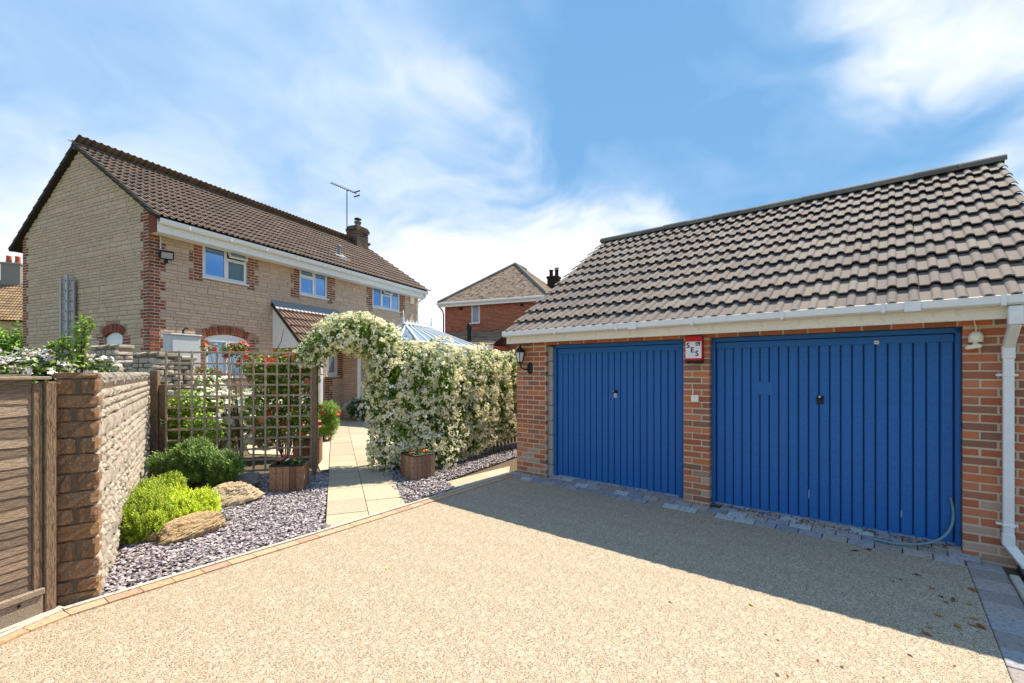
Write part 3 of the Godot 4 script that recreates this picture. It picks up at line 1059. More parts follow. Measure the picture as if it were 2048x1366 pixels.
func garage_door(g: Node3D, x0: float, x1: float, hx: float, second: bool) -> void:
	var z := -0.125
	var b := B.new()
	b.box(Vector3((x0 + x1) / 2, 1.02, z - 0.015), Vector3(x1 - x0 - 0.03, 2.02, 0.02))
	var door := put("garage_door", b.done(), M.navy, g)
	var fr := B.new()
	fr.cbox(Vector3(x0 + 0.02, 1.03, z), Vector3(0.04, 2.05, 0.09), 0.004)
	fr.cbox(Vector3(x1 - 0.02, 1.03, z), Vector3(0.04, 2.05, 0.09), 0.004)
	fr.cbox(Vector3((x0 + x1) / 2, 2.025, z), Vector3(x1 - x0, 0.05, 0.09), 0.004)
	put("door_frame", fr.done(), M.blue, door)
	put("top_rail", box_mesh(Vector3(x1 - x0 - 0.086, 0.075, 0.02), 0.004), M.blue, door, at((x0 + x1) / 2, 1.958, z + 0.003))
	put("bottom_rail", box_mesh(Vector3(x1 - x0 - 0.086, 0.06, 0.02), 0.004), M.blue, door, at((x0 + x1) / 2, 0.065, z + 0.003))
	var n := int(round((x1 - x0 - 0.09) / 0.0924))
	var pitch := (x1 - x0 - 0.09) / n
	var pm := B.new()
	# a pressed panel: flat face, sloped shoulders and a little bead beside each groove
	var hw := pitch / 2 - 0.0045
	pm.plate(PackedVector2Array([Vector2(-hw, -0.006), Vector2(hw, -0.006), Vector2(hw - 0.001, 0.003), Vector2(hw - 0.006, 0.008), Vector2(-hw + 0.006, 0.008), Vector2(-hw + 0.001, 0.003)]), -0.912, 0.912,
		Transform3D(Basis(Vector3.RIGHT, Vector3(0, 0, 1), Vector3(0, -1, 0)), Vector3.ZERO))
	var mesh := pm.done()
	for k in n:
		put("panel", mesh, M.blue, door, at(x0 + 0.045 + (k + 0.5) * pitch, 1.008, z + 0.003))
	var hz := z + 0.014
	if second:
		put("blank_plate", box_mesh(Vector3(0.2, 0.15, 0.006), 0.002), M.blue, door, at(3.505, 1.458, hz))
		put("handle", B.new().cbox(Vector3(hx, 1.35, hz), Vector3(0.062, 0.085, 0.012), 0.003).cbox(Vector3(hx, 1.372, hz + 0.018), Vector3(0.05, 0.022, 0.03), 0.004).done(), M.black, door)
		put("lock", B.new().tube([Vector3(hx, 1.385, hz), Vector3(hx, 1.385, hz + 0.045)], 0.011, 0.011, 10).done(), M.steel, door)
		put("contact_plate", B.new().cbox(Vector3(4.495, 1.937, hz), Vector3(0.036, 0.036, 0.01), 0.003).done(), M.ivory, door)
		put("contact_screw", B.new().tube([Vector3(4.495, 1.937, hz), Vector3(4.495, 1.937, hz + 0.009)], 0.006, 0.006, 8).done(), M.ink, door)
		for q in [Vector3(3.93, 0.34, 0.05), Vector3(4.68, 0.28, 0.035)]:
			put("scrape", B.new().plate(PackedVector2Array([Vector2(-0.005, -q.z), Vector2(0.004, -q.z * 0.8), Vector2(0.006, q.z), Vector2(-0.003, q.z * 0.9)]), 0, 0.0012, at(q.x, q.y, z + 0.0105)).done(), M.alu, door)
	else:
		put("handle", B.new().cbox(Vector3(hx, 1.372, hz), Vector3(0.07, 0.04, 0.022), 0.004).cbox(Vector3(hx, 1.38, hz + 0.02), Vector3(0.045, 0.018, 0.03), 0.004).done(), M.black, door)
		put("lock", B.new().tube([Vector3(hx - 0.012, 1.382, hz), Vector3(hx - 0.012, 1.382, hz + 0.04)], 0.009, 0.009, 10).done(), M.steel, door)
		put("keep_plate", B.new().cbox(Vector3(hx + 0.002, 1.318, hz - 0.002), Vector3(0.05, 0.065, 0.008), 0.003).done(), M.steel, door)


# ---------------------------------------------------------------- the stone house
# coursed stone over a rectangle, round the given rectangles, under an optional slope limit
func lay_stone(list: Array, x0: float, x1: float, y0: float, y1: float, avoid: Array, t: Transform3D, meshes: Array, ntones: int, joint: float, lmin: float, lmax: float, depth: float, limit = null, heights := []) -> void:
	var y := y0
	var plan := []
	while y < y1 - 0.03:
		if plan.is_empty():
			if heights.is_empty():
				plan = [[0.1125, 0.1125], [0.075, 0.075, 0.075], [0.075, 0.075, 0.075], [0.075, 0.15]][rng.randi() % 4].duplicate()
			else:
				plan = [heights[rng.randi() % heights.size()]]
		var h: float = minf(plan.pop_front(), y1 - y)
		var spans := [Vector2(x0, x1)]
		if limit != null:
			var lm: Vector2 = limit.call(y + h)
			spans = [Vector2(maxf(x0, lm.x), minf(x1, lm.y))]
		for a in avoid:
			if a.position.y < y + h - 0.01 and a.end.y > y + 0.01:
				var cut := []
				for s in spans:
					if a.end.x <= s.x or a.position.x >= s.y: cut.append(s)
					else:
						if a.position.x > s.x: cut.append(Vector2(s.x, a.position.x))
						if a.end.x < s.y: cut.append(Vector2(a.end.x, s.y))
				spans = cut
		for s in spans:
			var x: float = s.x
			while x < s.y - 0.02:
				var l := rng.randf_range(lmin, lmax) * (0.8 + h * 2.0)
				if s.y - x - l < lmin * 0.6: l = s.y - x
				var e := minf(x + l, s.y)
				if e - x > 0.03:
					list.append({"xf": t * sized((x + e) / 2, y + h / 2, -depth / 2 + 0.012 + rng.randf_range(-0.004, 0.004) * (1.0 if heights.is_empty() else 2.3), Vector3(e - x - joint * (1.0 if heights.is_empty() else 1.9), h - joint, depth)),
						"mesh": meshes[rng.randi() % meshes.size()], "tone": rng.randi() % ntones})
				x = e
		y += h


# brick blocks three courses high beside an opening or a corner, wide and narrow by turns
func quoin(list: Array, avoid: Array, x_edge: float, dir: float, y0: float, y1: float, wide: float, narrow: float, t: Transform3D, mesh: Mesh, flip := false) -> void:
	var y := y0
	var k := 1 if flip else 0
	while y < y1 - 0.02:
		var h := minf(0.225, y1 - y)
		var w := wide if k % 2 == 0 else narrow
		var a := minf(x_edge, x_edge + dir * w)
		avoid.append(Rect2(a, y, w, h))
		brick_beds.append([Rect2(a, y, w, h), t])
		lay(list, a, a + w, y, y + h, t, mesh, 5, k % 2 + (0 if dir > 0 else 1), 0.004, 0.06)
		y += h
		k += 1


# a segmental arch of bricks on edge: x from a to b, springing at y, crown rise r
func arch_bricks(list: Array, a: float, b: float, y: float, rise: float, high: float, t: Transform3D, mesh: Mesh) -> void:
	var half := (b - a) / 2
	var rad := (half * half + rise * rise) / (2 * rise)
	var cy := y + rise - rad
	var th := asin(half / rad)
	var n := int(round(2 * th * (rad + high * 0.4) / 0.075))
	for k in n:
		var ang := -th + (k + 0.5) * 2 * th / n
		var c := Vector3((a + b) / 2 + sin(ang) * (rad + high / 2), cy + cos(ang) * (rad + high / 2), -0.024 + rng.randf_range(-0.002, 0.002))
		var bs := Basis(Vector3(0, 0, 1), -ang + PI / 2) * Basis.from_scale(Vector3(high / 0.215, 1, 1))
		list.append({"xf": t * Transform3D(bs, c), "mesh": mesh, "tone": rng.randi() % 5})


func arc_poly(a: float, b: float, y: float, rise: float, y0: float, n := 10) -> PackedVector2Array:
	var half := (b - a) / 2
	var rad := (half * half + rise * rise) / (2 * rise)
	var th := asin(half / rad)
	var p := PackedVector2Array([Vector2(a, y0), Vector2(b, y0)])
	for k in n + 1:
		var ang := th - k * 2 * th / n
		p.append(Vector2((a + b) / 2 + sin(ang) * rad, y + rise - rad + cos(ang) * rad))
	return p


func build_house() -> void:
	var L := 10.44
	var D := 6.1
	var EY := 5.46     # underside of the roof at the wall faces
	var PITCH := 0.65
	var g := thing("stone_house", "two storey stone house with red brick quoins, white windows and brown tiled roof", "house", Vector3(-8.37, 0, -10.5), deg_to_rad(66.1))
	var gt := Transform3D(Basis(Vector3.UP, -PI / 2), Vector3(0, 0, -D))   # gable face: local x runs from the rear corner (0) to the front corner (D)
	var bm := brick_mesh(0.06, 0.009)
	var bricks := []
	var av_f := []
	var av_g := []
	# front openings
	var w1 := Rect2(1.20, 4.06, 1.21, 0.97)
	var w2 := Rect2(4.17, 4.08, 1.13, 0.95)
	var w3 := Rect2(7.51, 4.12, 1.67, 0.91)
	var lo := Rect2(1.27, 1.5, 1.165, 1.02)
	var dr := Rect2(3.75, 0.05, 1.0, 2.15)
	var sm := Rect2(5.24, 1.5, 0.52, 0.86)
	var holes := [w1, w2, w3, lo, Rect2(1.27, 2.5, 1.165, 0.14), dr, sm]
	av_f += [w1, w2, w3, Rect2(1.27, 1.5, 1.165, 1.12), dr, sm]
	for o in [w1, w2, w3]:
		quoin(bricks, av_f, o.position.x, -1, o.position.y - 0.12, 5.3, 0.33, 0.22, Transform3D(), bm, o == w3)
		quoin(bricks, av_f, o.end.x, 1, o.position.y - 0.12, 5.3, 0.34 if o != w3 else 0.33, 0.23, Transform3D(), bm, true)
	quoin(bricks, av_f, lo.position.x, -1, 1.35, 2.58, 0.33, 0.22, Transform3D(), bm)
	quoin(bricks, av_f, lo.end.x, 1, 1.35, 2.58, 0.33, 0.22, Transform3D(), bm, true)
	arch_bricks(bricks, lo.position.x - 0.02, lo.end.x + 0.02, 2.52, 0.12, 0.225, Transform3D(), bm)
	av_f += [Rect2(1.02, 2.52, 1.66, 0.225), Rect2(1.4, 2.7, 0.9, 0.17)]
	quoin(bricks, av_f, sm.end.x, 1, 1.42, 2.45, 0.22, 0.22, Transform3D(), bm)
	quoin(bricks, av_f, sm.position.x - 0.05, 1, 0.3, 1.42, 0.33, 0.22, Transform3D(), bm)
	# corners
	quoin(bricks, av_f, 0.0, 1, -0.04, 5.3, 0.34, 0.225, Transform3D(), bm)
	quoin(bricks, av_g, D, -1, -0.04, 5.42, 0.34, 0.225, gt, bm, true)
	quoin(bricks, av_g, 0.0, 1, -0.04, 5.42, 0.34, 0.225, gt, bm)
	# gable doorway with a brick arch
	var gd := Rect2(D - 1.9, 0.05, 0.81, 2.44)
	av_g += [Rect2(gd.position.x, 0.05, gd.size.x, 2.58)]
	quoin(bricks, av_g, gd.position.x, -1, 1.1, 2.53, 0.33, 0.22, gt, bm)
	quoin(bricks, av_g, gd.end.x, 1, 1.1, 2.53, 0.33, 0.22, gt, bm, true)
	arch_bricks(bricks, gd.position.x - 0.02, gd.end.x + 0.02, 2.49, 0.12, 0.215, gt, bm)
	av_g += [Rect2(gd.position.x - 0.2, 2.5, gd.size.x + 0.4, 0.22), Rect2(gd.position.x + 0.1, 2.7, gd.size.x - 0.2, 0.13)]

	# walls behind the facing
	var wall := put("wall", B.new().holed(Rect2(0.01, -0.1, L - 0.02, EY + 0.06), -0.28, -0.012, holes).done(), M.hsjoint, g)
	var gw := B.new()
	gw.holed(Rect2(0.01, -0.1, D - 0.02, EY + 0.1), -0.28, -0.012, [gd, Rect2(gd.position.x, 2.48, gd.size.x, 0.13)], gt)
	gw.plate(PackedVector2Array([Vector2(0.012, EY), Vector2(D - 0.012, EY), Vector2(D / 2, EY + (D / 2 - 0.012) * PITCH)]), -0.28, -0.014, gt)
	var gable := put("gable_wall", gw.done(), M.hsjoint, g)
	var rear := B.new()
	rear.holed(Rect2(0.28, -0.1, L - 0.56, EY), 0, 0.25, [], at(0, 0, -D))
	rear.holed(Rect2(0.01, -0.1, D - 0.02, EY), -0.26, -0.01, [], Transform3D(Basis(Vector3.UP, PI / 2), Vector3(L, 0, 0)))
	rear.plate(PackedVector2Array([Vector2(0.3, EY), Vector2(D - 0.3, EY), Vector2(D / 2, EY + (D / 2 - 0.3) * PITCH)]), -0.26, -0.02, Transform3D(Basis(Vector3.UP, PI / 2), Vector3(L, 0, 0)))
	rear.box(Vector3(L / 2, 2.7, -D / 2), Vector3(L - 0.6, 0.2, D - 0.6))
	put("rear_walls", rear.done(), M.hsjoint, g)
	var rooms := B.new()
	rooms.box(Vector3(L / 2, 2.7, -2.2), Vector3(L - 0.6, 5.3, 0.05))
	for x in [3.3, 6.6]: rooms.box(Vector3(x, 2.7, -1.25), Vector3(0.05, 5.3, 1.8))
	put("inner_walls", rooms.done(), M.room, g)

	var sms := []
	for k in 6: sms.append(stone_mesh(3, 2, 0.14, 0.22))
	var sf := []
	lay_stone(sf, 0.0, L, -0.04, EY, av_f, Transform3D(), sms, 6, 0.006, 0.17, 0.4, 0.05)
	pieces("stone", wall, sf, M.hs, lins(M.hs_cols), M.hs_rest, 290)
	var sg := []
	lay_stone(sg, 0.0, D, -0.04, EY + D / 2 * PITCH, av_g, gt, sms, 6, 0.006, 0.17, 0.4, 0.05, func(y): return Vector2(maxf(0, (y - EY) / PITCH) + 0.0, D - maxf(0, (y - EY) / PITCH)))
	pieces("stone", gable, sg, M.hs, lins(M.hs_cols), M.hs_rest, 290)
	var mb := B.new()
	for e in brick_beds: mb.box(Vector3(e[0].get_center().x, e[0].get_center().y, -0.022), Vector3(e[0].size.x - 0.004, e[0].size.y, 0.04), e[1])
	put("mortar", mb.done(), M.hmortar, g)
	pieces("brick", g, bricks, M.hb, lins(M.hb_cols), M.hb_rest, 298)
	# right end wall: brick corner seen edge-on
	var endb := []
	lay(endb, D - 0.34, D, 0.0, 5.3, Transform3D(Basis(Vector3.UP, PI / 2), Vector3(L, 0, 0)) * at(-D + 0.34, 0, 0), bm, 5, 0, 0.004, 0.06)
	var xs := []
	var cs := []
	for e in endb:
		xs.append(e.xf)
		cs.append(lin(M.hb_cols[e.tone]))
	swarm("end_brick_rows", bm, M.hb_rest, xs, cs, g)

	# roof
	var eave := Vector2(EY - 0.50 * PITCH, 0.50)
	var ridge := Vector2(EY + D / 2 * PITCH + 0.02, -D / 2)
	var prof := PackedVector2Array([Vector2(eave.y - 0.03, eave.x - 0.03), Vector2(ridge.y, ridge.x - 0.08), Vector2(-D - 0.47, eave.x - 0.03), Vector2(-D - 0.47, eave.x + 0.02), Vector2(ridge.y, ridge.x - 0.02), Vector2(eave.y - 0.03, eave.x + 0.02)])
	var roof := put("roof", B.new().plate(prof, -L - 0.08, 0.1, Transform3D(Basis(Vector3(0, 0, 1), Vector3(0, 1, 0), Vector3(-1, 0, 0)), Vector3.ZERO)).done(), M.felt, g)
	var tm := [tile_mesh(0.303, 0.42, 2, 0.034, 0.014, 5)]
	var tl := []
	tile_slope(tl, -0.13, 36, 0.299, eave, ridge, 0.345, tm, 4, 0.05)
	pieces("roof_tile", roof, tl, M.ht, lins(M.ht_cols), M.ht_rest)
	var back := []
	tile_slope(back, -0.13, 36, 0.299, Vector2(eave.x, -D - 0.5), ridge, 0.345, tm, 4, 0.05)
	xs = []
	cs = []
	for e in back:
		xs.append(e.xf)
		cs.append(lin(M.ht_cols[e.tone]))
	swarm("rear_tile_rows", tm[0], M.ht_rest, xs, cs, g)
	for k in 24:
		var rt := B.new()
		rt.tube([Vector3(-0.222, 0, 0), Vector3(0.222, 0, 0)], 0.105, 0.1, 14)
		put("ridge_tile", rt.done(), M.ridge[k % 3], roof, at(0.1 + k * 0.4455, ridge.x - 0.02, ridge.y))
	# dark verge along both slopes of the gable
	for sgn in [1, -1]:
		var zz: float = eave.y if sgn == 1 else -D - 0.5
		for k in 12:
			var f0 := k / 12.0
			var f1 := (k + 1.04) / 12.0
			var p0 := Vector3(-0.085, lerpf(eave.x, ridge.x, f0) + 0.005, lerpf(zz, ridge.y, f0))
			var p1 := Vector3(-0.085, lerpf(eave.x, ridge.x, f1) - 0.02, lerpf(zz, ridge.y, f1))
			put("verge_cap", B.new().bar(p0, p1, 0.085, 0.11, Vector3.UP, 0.01).done(), M.felt, roof)
	put("roof_vent", B.new().cbox(Vector3(2.62, ridge.x + 0.1, ridge.y - 0.25), Vector3(0.18, 0.2, 0.22), 0.02).done(), M.black, roof)
	var flue := B.new()
	flue.tube([Vector3(6.45, 5.72, -0.62), Vector3(6.45, 6.16, -0.62)], 0.062, 0.058, 10)
	flue.lathe(Vector3(6.45, 6.16, -0.62), [Vector2(0.05, 0.0), Vector2(0.085, 0.03), Vector2(0.085, 0.09), Vector2(0.0, 0.13)], 10)
	flue.quad(Vector3(6.2, 5.72, -0.3), Vector3(6.7, 5.72, -0.3), Vector3(6.7, 6.05, -0.78), Vector3(6.2, 6.05, -0.78))
	put("flue_pipe", flue.done(), M.lead, roof)
	# chimney at the far end of the ridge
	var ch := B.new()
	var cx := 9.85
	var cz := -2.87
	ch.box(Vector3(cx, 7.5, cz), Vector3(0.68, 1.3, 0.53))
	var chim := put("chimney", ch.done(), M.hmortar, roof)
	var cb := []
	for k in 16:
		var y := 6.95 + k * 0.075
		var grow := 0.0
		if k >= 13: grow = 0.05 if k < 15 else 0.02
		for q in 2:
			lay(cb, cx - 0.36 - grow, cx + 0.36 + grow, y, y + 0.07, at(0, 0, cz + 0.285 + grow), bm, 5, k, 0.004, 0.06)
			lay(cb, -0.29 - grow, 0.29 + grow, y, y + 0.07, Transform3D(Basis(Vector3.UP, -PI / 2), Vector3(cx - 0.36 - grow, 0, cz)), bm, 5, k + 1, 0.004, 0.06)
			break
	var dull := [C(92, 74, 64), C(82, 70, 62), C(104, 88, 76), C(76, 66, 60), C(112, 98, 86)]
	xs = []
	cs = []
	for e in cb:
		xs.append(e.xf)
		cs.append(lin(dull[e.tone]))
	swarm("chimney_brick_rows", bm, M.hb_rest, xs, cs, chim)
	var cap := B.new()
	cap.cbox(Vector3(cx, 8.17, cz), Vector3(0.7, 0.06, 0.56), 0.02)
	cap.lathe(Vector3(cx, 8.19, cz), [Vector2(0.13, 0), Vector2(0.12, 0.16), Vector2(0.16, 0.2), Vector2(0.16, 0.26), Vector2(0.1, 0.26)], 14)
	put("chimney_pot", cap.done(), M.ridge[0], chim)
	var cowl := B.new()
	cowl.lathe(Vector3(cx, 8.55, cz), [Vector2(0.0, -0.02), Vector2(0.17, 0.0), Vector2(0.14, 0.05), Vector2(0.0, 0.09)], 14)
	for k in 3: cowl.bar(Vector3(cx + cos(k * 2.1) * 0.1, 8.43, cz + sin(k * 2.1) * 0.1), Vector3(cx + cos(k * 2.1) * 0.1, 8.57, cz + sin(k * 2.1) * 0.1), 0.015, 0.015, Vector3.RIGHT)
	put("chimney_cowl", cowl.done(), M.black, chim)
	var fl := B.new()
	fl.cbox(Vector3(cx, 7.06, cz + 0.31), Vector3(0.74, 0.22, 0.02), 0.004)
	fl.quad(Vector3(cx - 0.4, 6.93, cz + 0.66), Vector3(cx + 0.4, 6.93, cz + 0.66), Vector3(cx + 0.4, 7.12, cz + 0.31), Vector3(cx - 0.4, 7.12, cz + 0.31))
	put("chimney_flashing", fl.done(), M.lead, chim)

	# gutter and fascia along the front
	put("fascia", B.new().cbox(Vector3(L / 2, 4.95, 0.37), Vector3(L + 0.06, 0.24, 0.02), 0.004).box(Vector3(L / 2, 4.85, 0.18), Vector3(L + 0.02, 0.012, 0.36)).done(), M.white, g)
	put("box_end", B.new().plate(PackedVector2Array([Vector2(0.02, 4.84), Vector2(0.36, 4.84), Vector2(0.36, 5.08), Vector2(0.02, 5.38)]), -0.012, 0.012, Transform3D(Basis(Vector3(0, 0, 1), Vector3(0, 1, 0), Vector3(-1, 0, 0)), Vector3(-0.005, 0, 0))).done(), M.hb[1], g)
	var gp := PackedVector2Array([Vector2(0.39, 5.125), Vector2(0.39, 5.04), Vector2(0.42, 5.01), Vector2(0.465, 5.01), Vector2(0.495, 5.04), Vector2(0.503, 5.125), Vector2(0.493, 5.128), Vector2(0.485, 5.05), Vector2(0.46, 5.02), Vector2(0.425, 5.02), Vector2(0.4, 5.05), Vector2(0.4, 5.125)])
	var gut := put("gutter", B.new().plate(gp, -(L + 0.06), 0.04, Transform3D(Basis(Vector3(0, 0, 1), Vector3(0, 1, 0), Vector3(-1, 0, 0)), Vector3.ZERO)).done(), M.white, g)
	for k in 10: put("gutter_bracket", B.new().box(Vector3(0.6 + k * 1.02, 5.065, 0.506), Vector3(0.03, 0.1, 0.008)).box(Vector3(0.6 + k * 1.02, 5.006, 0.44), Vector3(0.03, 0.006, 0.12)).done(), M.white, gut)
	put("downpipe", B.new().tube([Vector3(L - 0.06, 5.02, 0.44), Vector3(L - 0.06, 4.9, 0.44), Vector3(L - 0.1, 4.68, 0.06), Vector3(L - 0.1, 4.4, 0.05), Vector3(L - 0.1, 0.1, 0.05)], 0.036, 0.036, 10).done(), M.white, g)

	# windows
	var m1 := [0.55, 0.95, 0.55, 0.95, 1, M.glass]
	window(g, at(w1.get_center().x, w1.position.y, -0.03), w1.size.x, w1.size.y, [[0.04, 0.5, 0.06, 0.95, 0, M.mirror], [0.54, 0.96, 0.06, 0.6, 0, M.glass], [0.54, 0.96, 0.645, 0.95, 1, M.tint]], M.mirror)
	var cu := B.new()
	for k in 26: cu.bar(Vector3(w1.position.x + 0.62 + k * 0.021, w1.position.y + 0.02, -0.2 + 0.014 * (k % 2)), Vector3(w1.position.x + 0.62 + k * 0.021, w1.position.y + 0.96, -0.2 + 0.014 * (k % 2)), 0.023, 0.012, Vector3(0, 0, 1))
	put("curtain", cu.done(), M.curtain, g)
	window(g, at(w2.get_center().x, w2.position.y, -0.03), w2.size.x, w2.size.y, [[0.04, 0.49, 0.06, 0.6, 0], [0.04, 0.49, 0.65, 0.95, 0], [0.54, 0.96, 0.06, 0.95, 0]], M.mirror)
	window(g, at(w3.get_center().x, w3.position.y, -0.03), w3.size.x, w3.size.y, [[0.03, 0.315, 0.06, 0.95, 0], [0.35, 0.65, 0.06, 0.6, 0], [0.35, 0.65, 0.65, 0.95, 1, M.tint], [0.685, 0.97, 0.06, 0.95, 0]], M.mirror)
	var lw := window(g, at(lo.get_center().x, lo.position.y, -0.04), lo.size.x, lo.size.y, [[0.04, 0.5, 0.06, 0.94, 0, M.tint], [0.54, 0.96, 0.06, 0.94, 0, M.tint]], M.tint)
	put("arched_head", B.new().plate(arc_poly(lo.position.x + 0.005, lo.end.x - 0.005, 2.52, 0.115, 2.51), -0.09, -0.04).done(), M.white, g)
	window(g, at(sm.get_center().x, sm.position.y, -0.03), sm.size.x, sm.size.y, [[0.16, 0.84, 0.1, 0.92, 0, M.tint]], M.tint)
	# gable door: white frame with an arched head and a glazed leaf
	var dt := gt * at(gd.get_center().x, 0.05, -0.05)
	var dl := window(g, dt, 0.8, 2.44, [[0.1, 0.9, 0.5, 0.94, 0, M.tint], [0.1, 0.9, 0.06, 0.46, 0, M.white]], M.tint, 0.0, "side_door")
	put("arched_head", B.new().plate(arc_poly(gd.position.x + 0.005, gd.end.x - 0.005, 2.49, 0.115, 2.48), -0.1, -0.05, gt).done(), M.white, g)

	# porch: lean-to tiled canopy with a white cheek and posts
	var px0 := 3.2
	var px1 := 5.75
	var pe := Vector2(2.50, 1.16)
	var pr := Vector2(3.62, 0.03)
	var pp := PackedVector2Array([Vector2(pe.y - 0.02, pe.x - 0.05), Vector2(pr.y, pr.x - 0.06), Vector2(pr.y, pr.x), Vector2(pe.y - 0.02, pe.x)])
	var flip := Transform3D(Basis(Vector3(0, 0, 1), Vector3(0, 1, 0), Vector3(-1, 0, 0)), Vector3.ZERO)
	var porch := put("porch_roof", B.new().plate(pp, -px1, -px0, flip).done(), M.felt, g)
	var pt := []
	tile_slope(pt, px0 - 0.02, 9, 0.29, pe, pr, 0.33, [tile_mesh(0.294, 0.4, 2, 0.03, 0.014, 5)], 3, 0.05)
	for e in pt: put("roof_tile", e.mesh, M.pt[e.tone], porch, e.xf)
	put("verge_strip", B.new().bar(Vector3(px0 - 0.04, pe.x - 0.01, pe.y), Vector3(px0 - 0.04, pr.x + 0.02, pr.y), 0.05, 0.09, Vector3.UP, 0.008).done(), M.felt, porch)
	var pf := B.new()
	pf.cbox(Vector3((px0 + px1) / 2, 3.71, 0.012), Vector3(px1 - px0 + 0.1, 0.1, 0.02), 0.004)
	pf.quad(Vector3(px0 - 0.05, 3.50, 0.24), Vector3(px1 + 0.05, 3.50, 0.24), Vector3(px1 + 0.05, 3.72, 0.03), Vector3(px0 - 0.05, 3.72, 0.03))
	put("lead_flashing", pf.done(), M.lead, porch)
	put("porch_cheek", B.new().plate(PackedVector2Array([Vector2(0.01, 2.34), Vector2(1.05, 2.34), Vector2(1.05, 2.5), Vector2(0.01, 3.54)]), -0.02, 0.02, Transform3D(flip.basis, Vector3(px0 + 0.02, 0, 0))).done(), M.white, g)
	put("porch_fascia", B.new().cbox(Vector3((px0 + px1) / 2, 2.41, 1.06), Vector3(px1 - px0, 0.14, 0.03), 0.005).done(), M.white, g)
	for x in [px0 + 0.06, 4.05, px1 - 0.06]:
		put("porch_post", B.new().cbox(Vector3(x, 1.17, 1.02), Vector3(0.1, 2.34, 0.09), 0.008).done(), M.white, g)
	put("front_door", B.new().holed(Rect2(0, 0, 0.96, 2.12), -0.05, 0.0, [Rect2(0.2, 1.1, 0.56, 0.8)], at(3.77, 0.06, -0.08)).box(Vector3(4.25, 1.56, -0.11), Vector3(0.56, 0.8, 0.01)).done(), M.white, g)
	# the return wall beside the conservatory
	var rt2 := Transform3D(Basis(Vector3.UP, -PI / 2), Vector3(5.98, 0, 0.012))
	var retw := put("return_wall", B.new().holed(Rect2(0, -0.1, 1.06, 2.6), -0.25, -0.012, [], rt2).done(), M.hsjoint, g)
	var sr := []
	lay_stone(sr, 0.0, 1.06, 0.0, 2.5, [], rt2, sms, 6, 0.009, 0.2, 0.42, 0.06)
	pieces("stone", retw, sr, M.hs, lins(M.hs_cols), M.hs_rest, 120)


